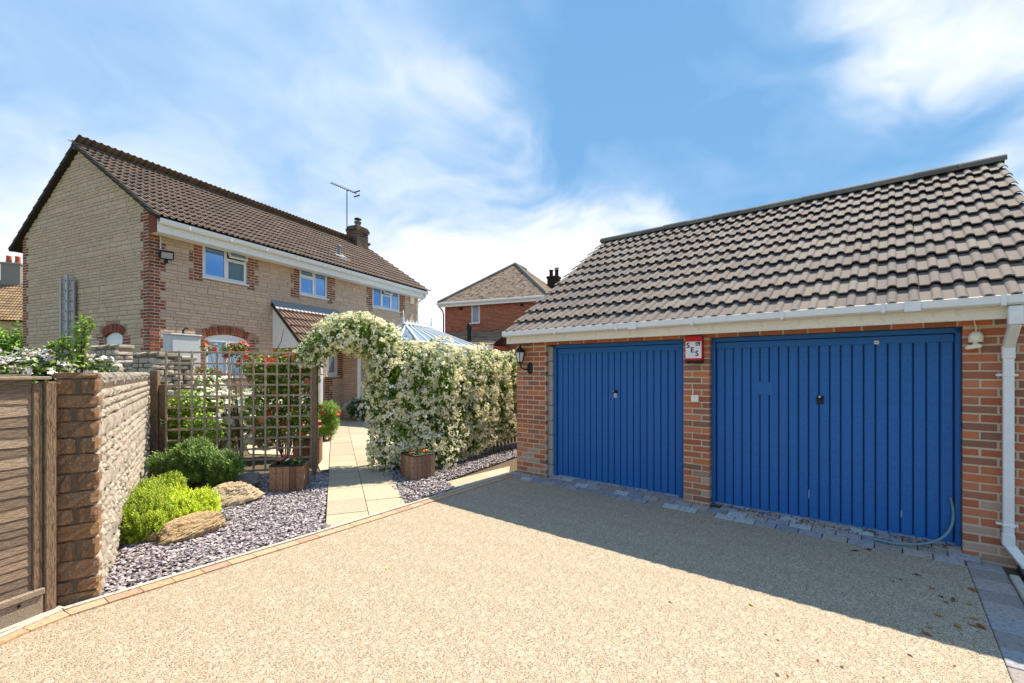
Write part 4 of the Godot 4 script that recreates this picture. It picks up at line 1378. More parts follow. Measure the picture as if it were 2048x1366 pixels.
func build_conservatory() -> void:
	var g := thing("conservatory", "white framed conservatory with hipped glass roof and crested ridge against stone house", "conservatory", Vector3(-8.37, 0, -10.5), deg_to_rad(66.1))
	var x0 := 5.98
	var x1 := 10.2
	var z0 := 1.08
	var z1 := 3.2
	var ey := 2.62
	var base := B.new()
	base.holed(Rect2(x0, 0, x1 - x0, 0.7), -0.1, 0, [], at(0, 0, z1))
	base.holed(Rect2(0, 0, z1 - z0, 0.7), -0.1, 0, [], Transform3D(Basis(Vector3.UP, -PI / 2), Vector3(x0, 0, z0)))
	base.holed(Rect2(0, 0, z1, 0.7), -0.1, 0, [], Transform3D(Basis(Vector3.UP, PI / 2), Vector3(x1, 0, z1)))
	put("dwarf_wall", base.done(), M.rb[0], g)
	var frame := B.new()
	for k in 6:
		var x := lerpf(x0 + 0.04, x1 - 0.04, k / 5.0)
		frame.cbox(Vector3(x, 1.62, z1 - 0.05), Vector3(0.08, 1.85, 0.08), 0.006)
	for k in 4:
		var z := lerpf(z0 + 0.04, z1 - 0.05, k / 3.0)
		if k < 3:
			frame.cbox(Vector3(x0 + 0.05, 1.62, z), Vector3(0.08, 1.85, 0.08), 0.006)
			frame.cbox(Vector3(x1 - 0.05, 1.62, z), Vector3(0.08, 1.85, 0.08), 0.006)
	for y in [0.74, 2.1]:
		frame.cbox(Vector3((x0 + x1) / 2, y, z1 - 0.05), Vector3(x1 - x0 - 0.1, 0.07, 0.07), 0.006)
		frame.cbox(Vector3(x0 + 0.05, y, (z0 + z1) / 2), Vector3(0.07, 0.07, z1 - z0 - 0.1), 0.006)
	put("frame", frame.done(), M.white, g)
	put("gutter", B.new().cbox(Vector3((x0 + x1) / 2, ey - 0.03, z1 + 0.05), Vector3(x1 - x0 + 0.24, 0.11, 0.12), 0.02).cbox(Vector3(x0 - 0.05, ey - 0.03, z1 / 2 + 0.3), Vector3(0.12, 0.11, z1 - 0.6), 0.02).cbox(Vector3(x1 + 0.05, ey - 0.03, z1 / 2), Vector3(0.12, 0.11, z1), 0.02).cbox(Vector3((x0 + x1) / 2, ey - 0.13, z1 - 0.02), Vector3(x1 - x0, 0.1, 0.06), 0.006).done(), M.white, g)
	var ra := Vector3(7.45, 3.36, 1.6)
	var rb := Vector3(8.95, 3.36, 1.6)
	var c := [Vector3(x0, ey, 0.05), Vector3(x0, ey, z1), Vector3(x1, ey, z1), Vector3(x1, ey, 0.05)]
	for k in 5:   # side panes below the roof
		var xa := lerpf(x0 + 0.04, x1 - 0.04, k / 5.0)
		var xb := lerpf(x0 + 0.04, x1 - 0.04, (k + 1) / 5.0)
		put("pane", B.new().box(Vector3((xa + xb) / 2, 1.65, z1 - 0.05), Vector3(xb - xa - 0.08, 1.8, 0.008)).done(), M.tint, g)
	for k in 3:
		var za := lerpf(z0 + 0.04, z1 - 0.05, k / 3.0)
		var zb := lerpf(z0 + 0.04, z1 - 0.05, (k + 1) / 3.0)
		put("pane", B.new().box(Vector3(x0 + 0.05, 1.65, (za + zb) / 2), Vector3(0.008, 1.8, zb - za - 0.08)).done(), M.tint, g)
	# roof bars with panes between them: front, two hips, rear
	var faces := [[c[1], c[2], ra, rb, 7], [c[0], c[1], ra, ra, 4], [c[2], c[3], rb, rb, 4], [c[3], c[0], rb, ra, 7]]
	for f in faces:
		var n: int = f[4]
		var nrm: Vector3 = (f[1] - f[0]).cross(f[2] - f[0]).normalized()
		for k in n:
			var a: Vector3 = f[0].lerp(f[1], k / float(n))
			var b: Vector3 = f[0].lerp(f[1], (k + 1) / float(n))
			var ta: Vector3 = f[2].lerp(f[3], k / float(n))
			var tb: Vector3 = f[2].lerp(f[3], (k + 1) / float(n))
			var p := B.new()
			p.quad(a, b, tb, ta)
			p.quad(b - nrm * 0.012, a - nrm * 0.012, ta - nrm * 0.012, tb - nrm * 0.012)
			put("roof_pane", p.done(), M.tint, g)
			put("glazing_bar", B.new().bar(a + nrm * 0.012, ta + nrm * 0.012, 0.085 if k == 0 else 0.05, 0.05, nrm, 0.006).done(), M.white, g)
	put("ridge", B.new().cbox((ra + rb) / 2 + Vector3(0, 0.03, 0), Vector3(1.9, 0.07, 0.22), 0.02).cbox((ra + rb) / 2 + Vector3(0, -0.06, 0), Vector3(1.75, 0.1, 0.12), 0.01).done(), M.white, g)
	for e in [[ra.x - 0.15, 1.0], [8.95 + 0.15, 1.0]]:
		put("finial", B.new().lathe(Vector3(e[0], 3.42, 1.6), [Vector2(0.05, 0), Vector2(0.06, 0.06), Vector2(0.03, 0.1), Vector2(0.045, 0.17), Vector2(0.02, 0.22), Vector2(0.026, 0.28), Vector2(0.0, 0.5)], 10).done(), M.white, g)
	for k in 8:
		put("crest", B.new().plate(PackedVector2Array([Vector2(-0.07, 0), Vector2(0.07, 0), Vector2(0.05, 0.07), Vector2(0.0, 0.16), Vector2(-0.05, 0.07)]), -0.01, 0.01, at(ra.x + 0.1 + k * 0.185, 3.42, 1.6)).done(), M.white, g)


func build_red_house() -> void:
	# local x along the visible front to the right, +z towards the viewer
	var g := thing("red_brick_house", "red brick house with hipped weathered roof standing behind the garage and hedge", "house", Vector3(-3.98, 0, -27.0), deg_to_rad(-23.9))
	var W := 6.3
	var hole := Rect2(1.78, 4.42, 0.56, 1.12)
	var wall := put("wall", B.new().holed(Rect2(0, -0.1, W, 5.7), -0.25, -0.01, [hole]).done(), M.mortar, g)
	var sw := B.new()
	sw.box(Vector3(0.115, 2.8, -4.2), Vector3(0.23, 5.6, 7.9))
	sw.box(Vector3(W - 0.115, 2.8, -4.2), Vector3(0.23, 5.6, 7.9))
	sw.box(Vector3(W / 2, 2.8, -8.1), Vector3(W - 0.5, 5.6, 0.2))
	put("side_walls", sw.done(), M.rb[1], g)
	var list := []
	var bm := brick_mesh(0.06)
	for part in [Rect2(0, 2.4, 1.78, 3.2), Rect2(1.78, 2.4, 0.56, 2.0), Rect2(2.34, 2.4, W - 2.34, 3.2), Rect2(0, 0, W, 2.4)]:
		lay(list, part.position.x, part.end.x, part.position.y, part.end.y, Transform3D(), bm, 4, 0, 0.004, 0.06)
	var xs := []
	var cs := []
	for e in list:
		xs.append(e.xf)
		cs.append(lin(M.rb_cols[e.tone]))
	swarm("brick_rows", bm, M.rb_rest, xs, cs, wall)
	window(g, at(hole.get_center().x, hole.position.y, -0.02), hole.size.x, hole.size.y, [[0.1, 0.9, 0.05, 0.95, 0, M.tint]], M.tint)
	put("net_curtain", box_mesh(Vector3(0.5, 1.05, 0.02)), M.net, g, at(hole.get_center().x, hole.get_center().y, -0.18))
	for x in [1.1, 4.95]: put("air_brick", box_mesh(Vector3(0.22, 0.14, 0.04)), M.felt, g, at(x, 5.32, 0.0))
	# hipped roof; the ridge runs away from the viewer
	var e := 5.68
	var ov := 0.3
	var top := 8.4
	var a := Vector3(-ov, e, ov)
	var b := Vector3(W + ov, e, ov)
	var c := Vector3(W + ov, e, -8.3)
	var d := Vector3(-ov, e, -8.3)
	var r0 := Vector3(W / 2, top, -3.25)
	var r1 := Vector3(W / 2, top, -5.0)
	var rf := B.new()
	rf.tri(a, b, r0); rf.quad(b, c, r1, r0); rf.tri(c, d, r1); rf.quad(d, a, r0, r1)
	rf.quad(d, c, b, a)
	var roof := put("roof", rf.done(), M.felt, g)
	# small plain tiles laid on the three slopes that can be seen
	var tb := B.new().cbox(Vector3(0, 0, -0.1), Vector3(0.163, 0.014, 0.24), 0.003).done()
	xs = []
	cs = []
	for f in [[a, b, r0, r0], [b, c, r0, r1], [d, a, r1, r0]]:
		var base: Vector3 = f[1] - f[0]
		var xd: Vector3 = base.normalized()
		var mid: Vector3 = (f[2] + f[3]) / 2 - (f[0] + f[1]) / 2
		var upd: Vector3 = (mid - xd * mid.dot(xd)).normalized()
		var nrm: Vector3 = xd.cross(upd).normalized()
		var hh: float = mid.dot(upd)
		var la: float = (f[2] - f[0]).dot(xd)
		var lb: float = (f[3] - f[0]).dot(xd)
		var rows := int(hh / 0.15)
		for r in rows:
			var s := r * 0.15 / hh
			var xa := lerpf(0, la, s)
			var xb := lerpf(base.length(), lb, s)
			var x := xa + 0.08 + (0.08 if r % 2 else 0.0)
			while x < xb:
				var p: Vector3 = f[0] + xd * x + upd * (r * 0.15) + nrm * 0.03
				var bs := Basis(xd, nrm, -upd) * Basis(Vector3.RIGHT, -0.07 + rng.randf_range(-0.02, 0.02))
				xs.append(Transform3D(bs, p))
				var k := rng.randf()
				cs.append(lin(M.rt_cols[0 if k < 0.4 else (1 if k < 0.62 else (2 if k < 0.72 else 3))]) * rng.randf_range(0.8, 1.1))
				x += 0.166
	swarm("plain_tile_rows", tb, M.rt_rest, xs, cs, roof)
	for q in [[a, r0], [b, r0], [r0, r1]]:
		put("hip_tiles", B.new().tube([q[0] + Vector3(0, 0.02, 0), q[1] + Vector3(0, 0.04, 0)], 0.1, 0.1, 8).done(), M.ridge[1], roof)
	put("gutter", B.new().cbox(Vector3(W / 2, e - 0.05, ov + 0.04), Vector3(W + 0.7, 0.12, 0.1), 0.02).box(Vector3(W / 2, e - 0.16, ov - 0.03), Vector3(W + 0.6, 0.2, 0.03)).cbox(Vector3(-ov - 0.04, e - 0.06, -4), Vector3(0.1, 0.12, 8.5), 0.02).done(), M.white, g)
	put("downpipe", B.new().tube([Vector3(-0.26, 5.5, 0.28), Vector3(-0.1, 5.25, 0.08), Vector3(-0.06, 5.0, 0.06), Vector3(-0.06, 0.1, 0.06)], 0.04, 0.04, 8).done(), M.felt, g)
	var ch := B.new()
	ch.cbox(Vector3(4.9, 7.0, -5.6), Vector3(0.75, 1.9, 0.5), 0.01)
	ch.cbox(Vector3(4.9, 7.85, -5.6), Vector3(0.85, 0.14, 0.6), 0.01)
	ch.lathe(Vector3(4.72, 7.9, -5.6), [Vector2(0.13, 0), Vector2(0.12, 0.4), Vector2(0.15, 0.42), Vector2(0.15, 0.48)], 10)
	ch.lathe(Vector3(5.1, 7.9, -5.6), [Vector2(0.13, 0), Vector2(0.12, 0.4), Vector2(0.15, 0.42), Vector2(0.15, 0.48)], 10)
	ch.lathe(Vector3(5.1, 8.46, -5.6), [Vector2(0.17, 0.0), Vector2(0.15, 0.03), Vector2(0, 0.05)], 10)
	put("chimney", ch.done(), mat(C(98, 78, 70), 0.95, M.b1, Vector3(3, 3, 3)), roof)
	# single storey lean-to in front
	var lt := B.new()
	lt.holed(Rect2(0.35, 0, 3.8, 3.0), 1.9, 2.1, [Rect2(2.9, 1.9, 0.6, 0.8)])
	lt.box(Vector3(0.45, 1.5, 1.0), Vector3(0.2, 3.0, 2.0))
	lt.box(Vector3(4.05, 1.5, 1.0), Vector3(0.2, 3.0, 2.0))
	put("lean_to_wall", lt.done(), M.rb[2], g)
	window(g, at(3.2, 1.9, 2.06), 0.6, 0.8, [[0.1, 0.9, 0.08, 0.92, 0, M.tint]], M.tint)
	var lr := B.new()
	lr.plate(PackedVector2Array([Vector2(2.36, 2.92), Vector2(0.02, 3.86), Vector2(0.02, 3.94), Vector2(2.36, 3.0)]), -4.3, -0.2, Transform3D(Basis(Vector3(0, 0, 1), Vector3(0, 1, 0), Vector3(-1, 0, 0)), Vector3.ZERO))
	var lroof := put("lean_to_roof", lr.done(), M.felt, g)
	var tl := []
	tile_slope(tl, 0.2, 13, 0.315, Vector2(3.0, 2.38), Vector2(3.95, 0.02), 0.3, [B.new().cbox(Vector3(0, -0.015, -0.17), Vector3(0.312, 0.03, 0.36), 0.004).done()], 3, 0.045)
	for q in tl: put("roof_tile", q.mesh, M.pt[q.tone] if rng.randf() < 0.2 else mat_lean[q.tone % 2], lroof, q.xf)
	put("lean_to_fascia", B.new().cbox(Vector3(2.25, 2.88, 2.36), Vector3(4.2, 0.2, 0.05), 0.01).done(), M.white, g)
	put("flue", B.new().tube([Vector3(2.62, 3.1, 1.75), Vector3(2.62, 4.1, 1.75)], 0.11, 0.11, 10).lathe(Vector3(2.62, 4.1, 1.75), [Vector2(0.15, -0.2), Vector2(0.15, 0.06), Vector2(0.0, 0.16)], 10).done(), M.black, g)


var mat_lean := []
var brick_beds := []


func build_far_left() -> void:
	# the neighbour's roof and chimney past the stone house's left corner
	var g := thing("neighbour_house", "brown tiled roof and chimney of a house beyond the left hedge", "house", Vector3(-36.3, 1.5, -27), deg_to_rad(24))
	put("wall", B.new().box(Vector3(5, 1.7, -3), Vector3(12, 3.4, 5.6)).done(), M.hs[0], g)
	var rf := B.new()
	rf.plate(PackedVector2Array([Vector2(0.3, 3.35), Vector2(-3, 6.2), Vector2(-6.3, 3.35)]), -11.3, 1.3, Transform3D(Basis(Vector3(0, 0, 1), Vector3(0, 1, 0), Vector3(-1, 0, 0)), Vector3.ZERO))
	var roof := put("roof", rf.done(), M.felt, g)
	var tl := []
	tile_slope(tl, -1.3, 40, 0.315, Vector2(3.38, 0.34), Vector2(6.25, -3.0), 0.3, [tile_mesh(0.313, 0.36, 2, 0.03, 0.03, 4)], 4, 0.04)
	var xs := []
	var cs := []
	for e in tl:
		xs.append(e.xf)
		cs.append(lin([C(168, 140, 106), C(156, 128, 98), C(176, 150, 118), C(148, 124, 98)][e.tone]))
	swarm("tile_rows", tl[0].mesh, M.rt_rest, xs, cs, roof)
	var ch := B.new()
	ch.cbox(Vector3(3.6, 6.7, -3), Vector3(1.0, 1.6, 0.6), 0.02)
	ch.cbox(Vector3(3.6, 7.5, -3), Vector3(1.1, 0.14, 0.7), 0.02)
	var chim := put("chimney", ch.done(), M.rock[2], roof)
	for x in [3.4, 3.85]: put("chimney_pot", B.new().lathe(Vector3(x, 7.55, -3), [Vector2(0.16, 0), Vector2(0.13, 0.4), Vector2(0.16, 0.5), Vector2(0.1, 0.5)], 10).done(), mat(C(178, 92, 60), 0.9), chim)


# ---------------------------------------------------------------- garden walls, fence and trellis
func build_stone_walls() -> void:
	var g := thing("stone_wall", "pale rough stone garden wall ending in a rusty brown stone pier beside the fence", "wall", Vector3(-3.009, 0, -3.307), deg_to_rad(124.7))
	var L := 4.48
	var T := 0.235
	var H := 1.64
	var core := put("core", B.new().cbox(Vector3(L / 2 - 0.014, H / 2 - 0.05, -T / 2), Vector3(L - 0.03, H + 0.06, T - 0.05), 0.01).done(), M.wmortar, g)
	var ms := []
	for k in 6: ms.append(stone_mesh(4, 3, 0.24, 0.36, 0.8))
	var list := []
	lay_stone(list, 0.0, L, -0.03, 1.53, [], at(0, 0, 0.0), ms, 5, 0.009, 0.07, 0.2, 0.1, null, [0.073, 0.073, 0.073, 0.08, 0.145, 0.068])
	pieces("stone", core, list, M.ws, lins(M.ws_cols), M.ws_rest, 298)
	# stones on edge along the top
	var x := 0.25
	while x < L:
		var w := rng.randf_range(0.045, 0.075)
		put("top_stone", ms[rng.randi() % 6], M.ws[rng.randi() % 5], g, sized(x + w / 2, 1.585 + rng.randf_range(-0.006, 0.004), -0.105 + rng.randf_range(-0.016, 0.012), Vector3(w - 0.011, 0.108, 0.24)))
		x += w
	put("top_stone", ms[0], M.ws[0], g, sized(0.125, 1.585, -0.105, Vector3(0.25, 0.108, 0.23)))
	# back face
	var bt := Transform3D(Basis(Vector3.UP, PI), Vector3(L, 0, -T))
	var bl := []
	lay_stone(bl, 0.0, L, -0.03, 1.53, [], bt, ms, 5, 0.013, 0.2, 0.4, 0.08, null, [0.073, 0.145])
	var xs := []
	var cs := []
	for e in bl:
		xs.append(e.xf)
		cs.append(lin(M.ws_cols[e.tone]))
	swarm("rear_stone_rows", ms[1], M.ws_rest, xs, cs, g)
	# the end pier: whole stones and pairs by turns
	var et := Transform3D(Basis(Vector3.UP, -PI / 2), Vector3(0, 0, -T))
	var es := []
	for k in 5: es.append(stone_mesh(6, 4, 0.12, 0.16, 0.8))
	var y := -0.04
	var k := 0
	while y < 1.6:
		var h: float = [0.13, 0.095, 0.14, 0.115][rng.randi() % 4]
		if y + h > 1.6: h = 1.645 - y
		if k % 2 == 0 or y + h > 1.6:
			put("end_stone", es[rng.randi() % 5], M.rust[rng.randi() % 5], g, et * sized(T / 2, y + h / 2, -0.058, Vector3(T + 0.014, h - 0.004, 0.16)))
		else:
			var s := rng.randf_range(0.09, 0.12)
			put("end_stone", es[rng.randi() % 5], M.rust[rng.randi() % 5], g, et * sized(s / 2 - 0.003, y + h / 2, -0.05 + rng.randf_range(-0.006, 0.004), Vector3(s + 0.002, h - 0.006, 0.16)))
			put("end_stone", es[rng.randi() % 5], M.rust[rng.randi() % 5], g, et * sized((T + s) / 2 + 0.012, y + h / 2, -0.05 + rng.randf_range(-0.006, 0.004), Vector3(T - s - 0.014, h - 0.006, 0.16)))
		y += h
		k += 1

	# the stepped wall further up the garden
	var g2 := thing("stone_wall", "stepped grey stone wall with two raised piers near the house's gable", "wall", Vector3(-7.9, 0, -8.5), deg_to_rad(-28.8))
	for q in [[0.0, 1.0, 2.12, 0.3], [1.0, 1.65, 1.82, 0.24], [1.65, 2.36, 1.96, 0.34]]:
		put("core", B.new().cbox(Vector3((q[0] + q[1]) / 2, q[2] / 2 - 0.05, -q[3] / 2), Vector3(q[1] - q[0] - 0.04, q[2] + 0.04, q[3] - 0.04), 0.01).done(), M.wmortar, g2)
		var l2 := []
		lay_stone(l2, q[0], q[1], 0.0, q[2] - 0.08, [], at(0, 0, 0), ms, 5, 0.012, 0.14, 0.34, 0.09, null, [0.073, 0.073, 0.11, 0.145])
		var side := Transform3D(Basis(Vector3.UP, PI / 2), Vector3(q[1], 0, 0))
		lay_stone(l2, 0.0, q[3], 0.0, q[2] - 0.08, [], side, ms, 5, 0.012, 0.14, 0.3, 0.08, null, [0.073, 0.11])
		for e in l2: put("stone", e.mesh, M.ws[e.tone], g2, e.xf)
		x = q[0] - 0.02
		while x < q[1] - 0.1:
			var w: float = minf(rng.randf_range(0.28, 0.45), q[1] + 0.02 - x)
			put("coping_stone", ms[rng.randi() % 6], M.ws[rng.randi() % 5], g2, sized(x + w / 2, q[2] - 0.03, -q[3] / 2 + 0.01, Vector3(w - 0.01, 0.1, q[3] + 0.06)))
			x += w
	put("core", B.new().cbox(Vector3(2.24, 0.92, -0.46), Vector3(0.2, 1.86, 0.36), 0.01).done(), M.wmortar, g2)
	var rt := Transform3D(Basis(Vector3.UP, PI / 2), Vector3(2.36, 0, -0.3))
	var l3 := []
	lay_stone(l3, 0.0, 0.36, 0.0, 1.84, [], rt, ms, 5, 0.012, 0.14, 0.34, 0.09, null, [0.073, 0.073, 0.11])
	for e in l3: put("stone", e.mesh, M.ws[e.tone], g2, e.xf)
	for q in 1: put("coping_stone", ms[q], M.ws[q], g2, sized(2.24, 1.88, -0.48 - q * 0.36, Vector3(0.3, 0.09, 0.35)))


func build_fence() -> void:
	var g := thing("wooden_fence", "weathered brown lap fence panel with pale capping beside the stone pier", "fence", Vector3(-3.165, 0, -3.145), deg_to_rad(73.9))
	var W := 1.95
	put("fence_post", B.new().cbox(Vector3(-0.035, 0.8, -0.01), Vector3(0.06, 1.56, 0.09), 0.005).done(), M.post, g)
	put("edge_batten", B.new().cbox(Vector3(-0.096, 0.87, 0.004), Vector3(0.05, 1.4, 0.03), 0.004).done(), M.post, g)
	put("fence_post", B.new().cbox(Vector3(-W - 0.05, 0.8, -0.01), Vector3(0.09, 1.6, 0.09), 0.005).done(), M.post, g)
	var y := 0.19
	var k := 0
	while y < 1.555:
		var b := B.new()
		var h := rng.randf_range(0.076, 0.104)
		# a wavy-edged board, thin above and thick below, leaning out at its foot
		var n := 22
		var ph := rng.randf() * TAU
		var pts := []
		for i in n + 1:
			var x := -W + (W - 0.125) * i / n
			var wob := sin(x * 5.1 + ph) * 0.005 + sin(x * 13.0 + ph * 2.0) * 0.003 + rng.randf_range(-0.0015, 0.0015)
			pts.append([x, y + wob, y + h])
		for i in n:
			var p: Array = pts[i]
			var q: Array = pts[i + 1]
			var f := 0.0
			var o := 0.008
			b.quad(Vector3(p[0], p[1], o), Vector3(q[0], q[1], o), Vector3(q[0], q[2], f), Vector3(p[0], p[2], f))
			b.quad(Vector3(p[0], p[1], o - 0.007), Vector3(q[0], q[1], o - 0.007), Vector3(q[0], q[1], o), Vector3(p[0], p[1], o))
			b.quad(Vector3(q[0], q[1], o - 0.007), Vector3(p[0], p[1], o - 0.007), Vector3(p[0], p[2], f - 0.006), Vector3(q[0], q[2], f - 0.006))
			b.quad(Vector3(p[0], p[2], f), Vector3(q[0], q[2], f), Vector3(q[0], q[2], f - 0.006), Vector3(p[0], p[2], f - 0.006))
		put("slat", b.done(), M.fence[rng.randi() % 5], g)
		y += h - rng.randf_range(0.022, 0.034)
		k += 1
	put("gravel_board", B.new().cbox(Vector3(-W / 2 - 0.06, 0.085, 0.012), Vector3(W - 0.02, 0.13, 0.03), 0.004).done(), M.board, g)
	put("gravel_board", B.new().cbox(Vector3(-W / 2 - 0.06, 0.175, 0.02), Vector3(W - 0.02, 0.04, 0.045), 0.004).done(), M.board, g)
	put("capping", B.new().cbox(Vector3(-W / 2 - 0.06, 1.606, 0.008), Vector3(W + 0.05, 0.022, 0.075), 0.005).done(), M.board, g)
	for q in [Vector3(-0.42, 0.09, 0.03), Vector3(-0.2, 0.13, 0.03)]:
		put("knot", B.new().lathe(Vector3.ZERO, [Vector2(0.0, 0.0), Vector2(0.011, 0.0)], 10).done(), M.dark, g, Transform3D(Basis(Vector3.RIGHT, PI / 2), q))
	put("ground_strip", B.new().cbox(Vector3(-W / 2, 0.0, 0.035), Vector3(W + 0.05, 0.05, 0.05), 0.006).done(), M.kerb, g)


func build_trellis() -> void:
	var g := thing("trellis", "brown square wooden trellis panel between the garden wall and the arch", "trellis", Vector3(-5.15, 0, -6.75), deg_to_rad(15.76))
	var W := 2.03
	var nv := 13
	var nh := 12
	for k in nv:
		var x := lerpf(0.02, W - 0.02, k / float(nv - 1))
		put("upright_lath", B.new().cbox(Vector3(x, 1.025, 0.01 + rng.randf_range(-0.002, 0.002)), Vector3(0.028, 1.87, 0.018), 0.003).done(), M.lath[k % 3], g)
	for k in nh:
		var y := lerpf(0.11, 1.94, k / float(nh - 1))
		put("cross_lath", B.new().cbox(Vector3.ZERO, Vector3(0.03, W, 0.018), 0.003).done(), M.lath[(k + 1) % 3], g, Transform3D(Basis(Vector3(0, 0, 1), PI / 2 + rng.randf_range(-0.003, 0.003)), Vector3(W / 2, y, -0.009)))
	var post := thing("trellis_post", "stout brown wooden post where trellis meets the stone wall end", "post", Vector3(-5.38, 0, -6.86), deg_to_rad(15.76))
	put("shaft", B.new().cbox(Vector3(0, 0.83, 0), Vector3(0.095, 1.68, 0.095), 0.006).done(), M.post, post)
	put("brace", B.new().cbox(Vector3(0.1, 1.2, -0.01), Vector3(0.1, 0.5, 0.03), 0.004).cbox(Vector3(0.1, 0.62, -0.01), Vector3(0.1, 0.4, 0.03), 0.004).done(), M.post, post)
	# the wooden arch over the path, mostly lost in jasmine
	var arch := thing("garden_arch", "wooden garden arch over the path overgrown with cream jasmine", "arch", Vector3(-3.11, 0, -7.16), deg_to_rad(21.3))
	for p in [Vector3(0, 0, 0), Vector3(0, 0, -0.62), Vector3(1.06, 0, 0), Vector3(1.06, 0, -0.62)]:
		put("arch_post", B.new().cbox(p + Vector3(0, 1.0, 0), Vector3(0.07, 2.0, 0.07), 0.005).done(), M.post, arch)
	for z in [0.0, -0.62]:
		put("arch_rafter", B.new().bar(Vector3(-0.05, 1.98, z), Vector3(0.53, 2.36, z), 0.045, 0.07, Vector3.UP, 0.004).bar(Vector3(0.53, 2.36, z), Vector3(1.11, 1.98, z), 0.045, 0.07, Vector3.UP, 0.004).done(), M.post, arch)
	for q in 5:
		var t := q / 4.0
		put("arch_slat", B.new().bar(Vector3(t * 1.06, 2.03 + 0.36 * (1 - absf(2 * t - 1)), 0.08), Vector3(t * 1.06, 2.03 + 0.36 * (1 - absf(2 * t - 1)), -0.7), 0.04, 0.025).done(), M.post, arch)


# ---------------------------------------------------------------- plants
func leaf_mesh(wide := 0.5, fold := 0.1, droop := 0.12) -> ArrayMesh:   # one metre long from the origin along +z, upper side +y
	var b := B.new()
	var base := Vector3.ZERO
	var l := Vector3(-wide / 2, fold, 0.42)
	var r := Vector3(wide / 2, fold, 0.42)
	var m := Vector3(0, 0, 0.5)
	var t := Vector3(0, -droop, 1.0)
	b.tri(base, m, l); b.tri(base, r, m); b.tri(l, m, t); b.tri(m, r, t)
	return b.done()


func sprig_mesh(n: int, wide: float, rise: float) -> ArrayMesh:   # a twig with small leaves along it
	var b := B.new()
	var r := RandomNumberGenerator.new()
	r.seed = n * 31 + int(wide * 100)
	for i in n:
		var t := float(i) / n
		var a := i * 2.4
		var o := Vector3(0, 0, t * 0.8)
		var d := Vector3(cos(a), sin(a), rise).normalized()
		var s := d.cross(Vector3(0, 0, 1)).normalized() * wide
		var e := o + d * (0.34 - 0.12 * t)
		b.tri(o, o + d * 0.16 + s, e)
		b.tri(o, e, o + d * 0.16 - s)
	return b.done()


func bloom_mesh(petals: int, cup: float, wide: float) -> ArrayMesh:   # a flower one metre across, facing +y
	var b := B.new()
	for k in petals:
		var a := TAU * k / petals
		var d := Vector3(cos(a), 0, sin(a))
		var s := Vector3(-sin(a), 0, cos(a)) * wide
		var m := d * 0.32 + Vector3(0, cup * 0.5, 0)
		var e := d * 0.5 + Vector3(0, cup, 0)
		b.tri(Vector3.ZERO, m + s, m - s)
		b.quad(m - s, m + s, e + s * 0.5, e - s * 0.5)
	return b.done()


func cluster_mesh(sd: int) -> ArrayMesh:   # a head of little starry flowers
	var b := B.new()
	var r := RandomNumberGenerator.new()
	r.seed = sd
	for k in 7:
		var c := Vector3(r.randf_range(-0.4, 0.4), r.randf_range(-0.1, 0.2), r.randf_range(-0.4, 0.4))
		var nrm := Vector3(r.randf_range(-0.8, 0.8), 1, r.randf_range(-0.8, 0.8)).normalized()
		var x := nrm.cross(Vector3(r.randf_range(-1, 1), 0.1, r.randf_range(-1, 1))).normalized()
		var z := x.cross(nrm)
		var a0 := r.randf() * TAU
		for p in 5:
			var a := a0 + TAU * p / 5
			var d := x * cos(a) + z * sin(a)
			var s := (z * cos(a) - x * sin(a)) * 0.085
			b.quad(c + nrm * 0.03, c + d * 0.15 - s, c + d * 0.26, c + d * 0.15 + s)
	return b.done()


func spread(balls: Array, n: int, deep := 0.62, over := 1.12, sd := 1) -> Array:
	# points and outward directions near the outer skin of a heap of balls [centre, radius]
	var r := RandomNumberGenerator.new()
	r.seed = sd
	var ns := FastNoiseLite.new()
	ns.seed = sd
	ns.frequency = 2.2
	var sum := 0.0
	var acc := []
	for b in balls:
		sum += b[1] * b[1]
		acc.append(sum)
	var out := []
	var tries := 0
	while out.size() < n and tries < n * 8:
		tries += 1
		var k := acc.bsearch(r.randf() * sum)
		k = mini(k, balls.size() - 1)
		var c: Vector3 = balls[k][0]
		var rad: float = balls[k][1]
		var d := Vector3(r.randfn(), r.randfn(), r.randfn()).normalized()
		var f := lerpf(deep, over, sqrt(r.randf()))
		var p := c + d * rad * f
		p += d * rad * 0.35 * ns.get_noise_3dv(p)
		if p.y < 0.01: continue
		var buried := false
		for q in balls:
			if q[0] != c and p.distance_to(q[0]) < q[1] * deep * 0.92:
				buried = true
				break
		if buried: continue
		out.append([p, d])
	return out


func dress(called: String, parent: Node3D, spots: Array, mesh: Mesh, m: Material, s0: float, s1: float, cols: Array, face := 0.6, upward := 0.3, sd := 1) -> void:
	# face: how far the upper side turns outward; upward: pull towards the sky
	var r := RandomNumberGenerator.new()
	r.seed = sd
	var xs := []
	var cs := []
	var inv := parent.global_transform.affine_inverse()
	for q in spots:
		var nrm: Vector3 = (q[1] * face + Vector3(0, upward, 0) + Vector3(r.randfn(), r.randfn(), r.randfn()) * 0.42).normalized()
		var ax := nrm.cross(Vector3(r.randfn(), r.randfn() * 0.6 + 0.2, r.randfn())).normalized()
		if ax.length() < 0.5: ax = Vector3.RIGHT
		var s := r.randf_range(s0, s1)
		xs.append(inv * Transform3D(Basis(nrm.cross(ax), nrm, ax) * Basis.from_scale(Vector3(s, s, s)), q[0]))
		var c: Color = cols[r.randi() % cols.size()]
		cs.append(c * r.randf_range(0.75, 1.2))
	swarm(called, mesh, m, xs, cs, parent)


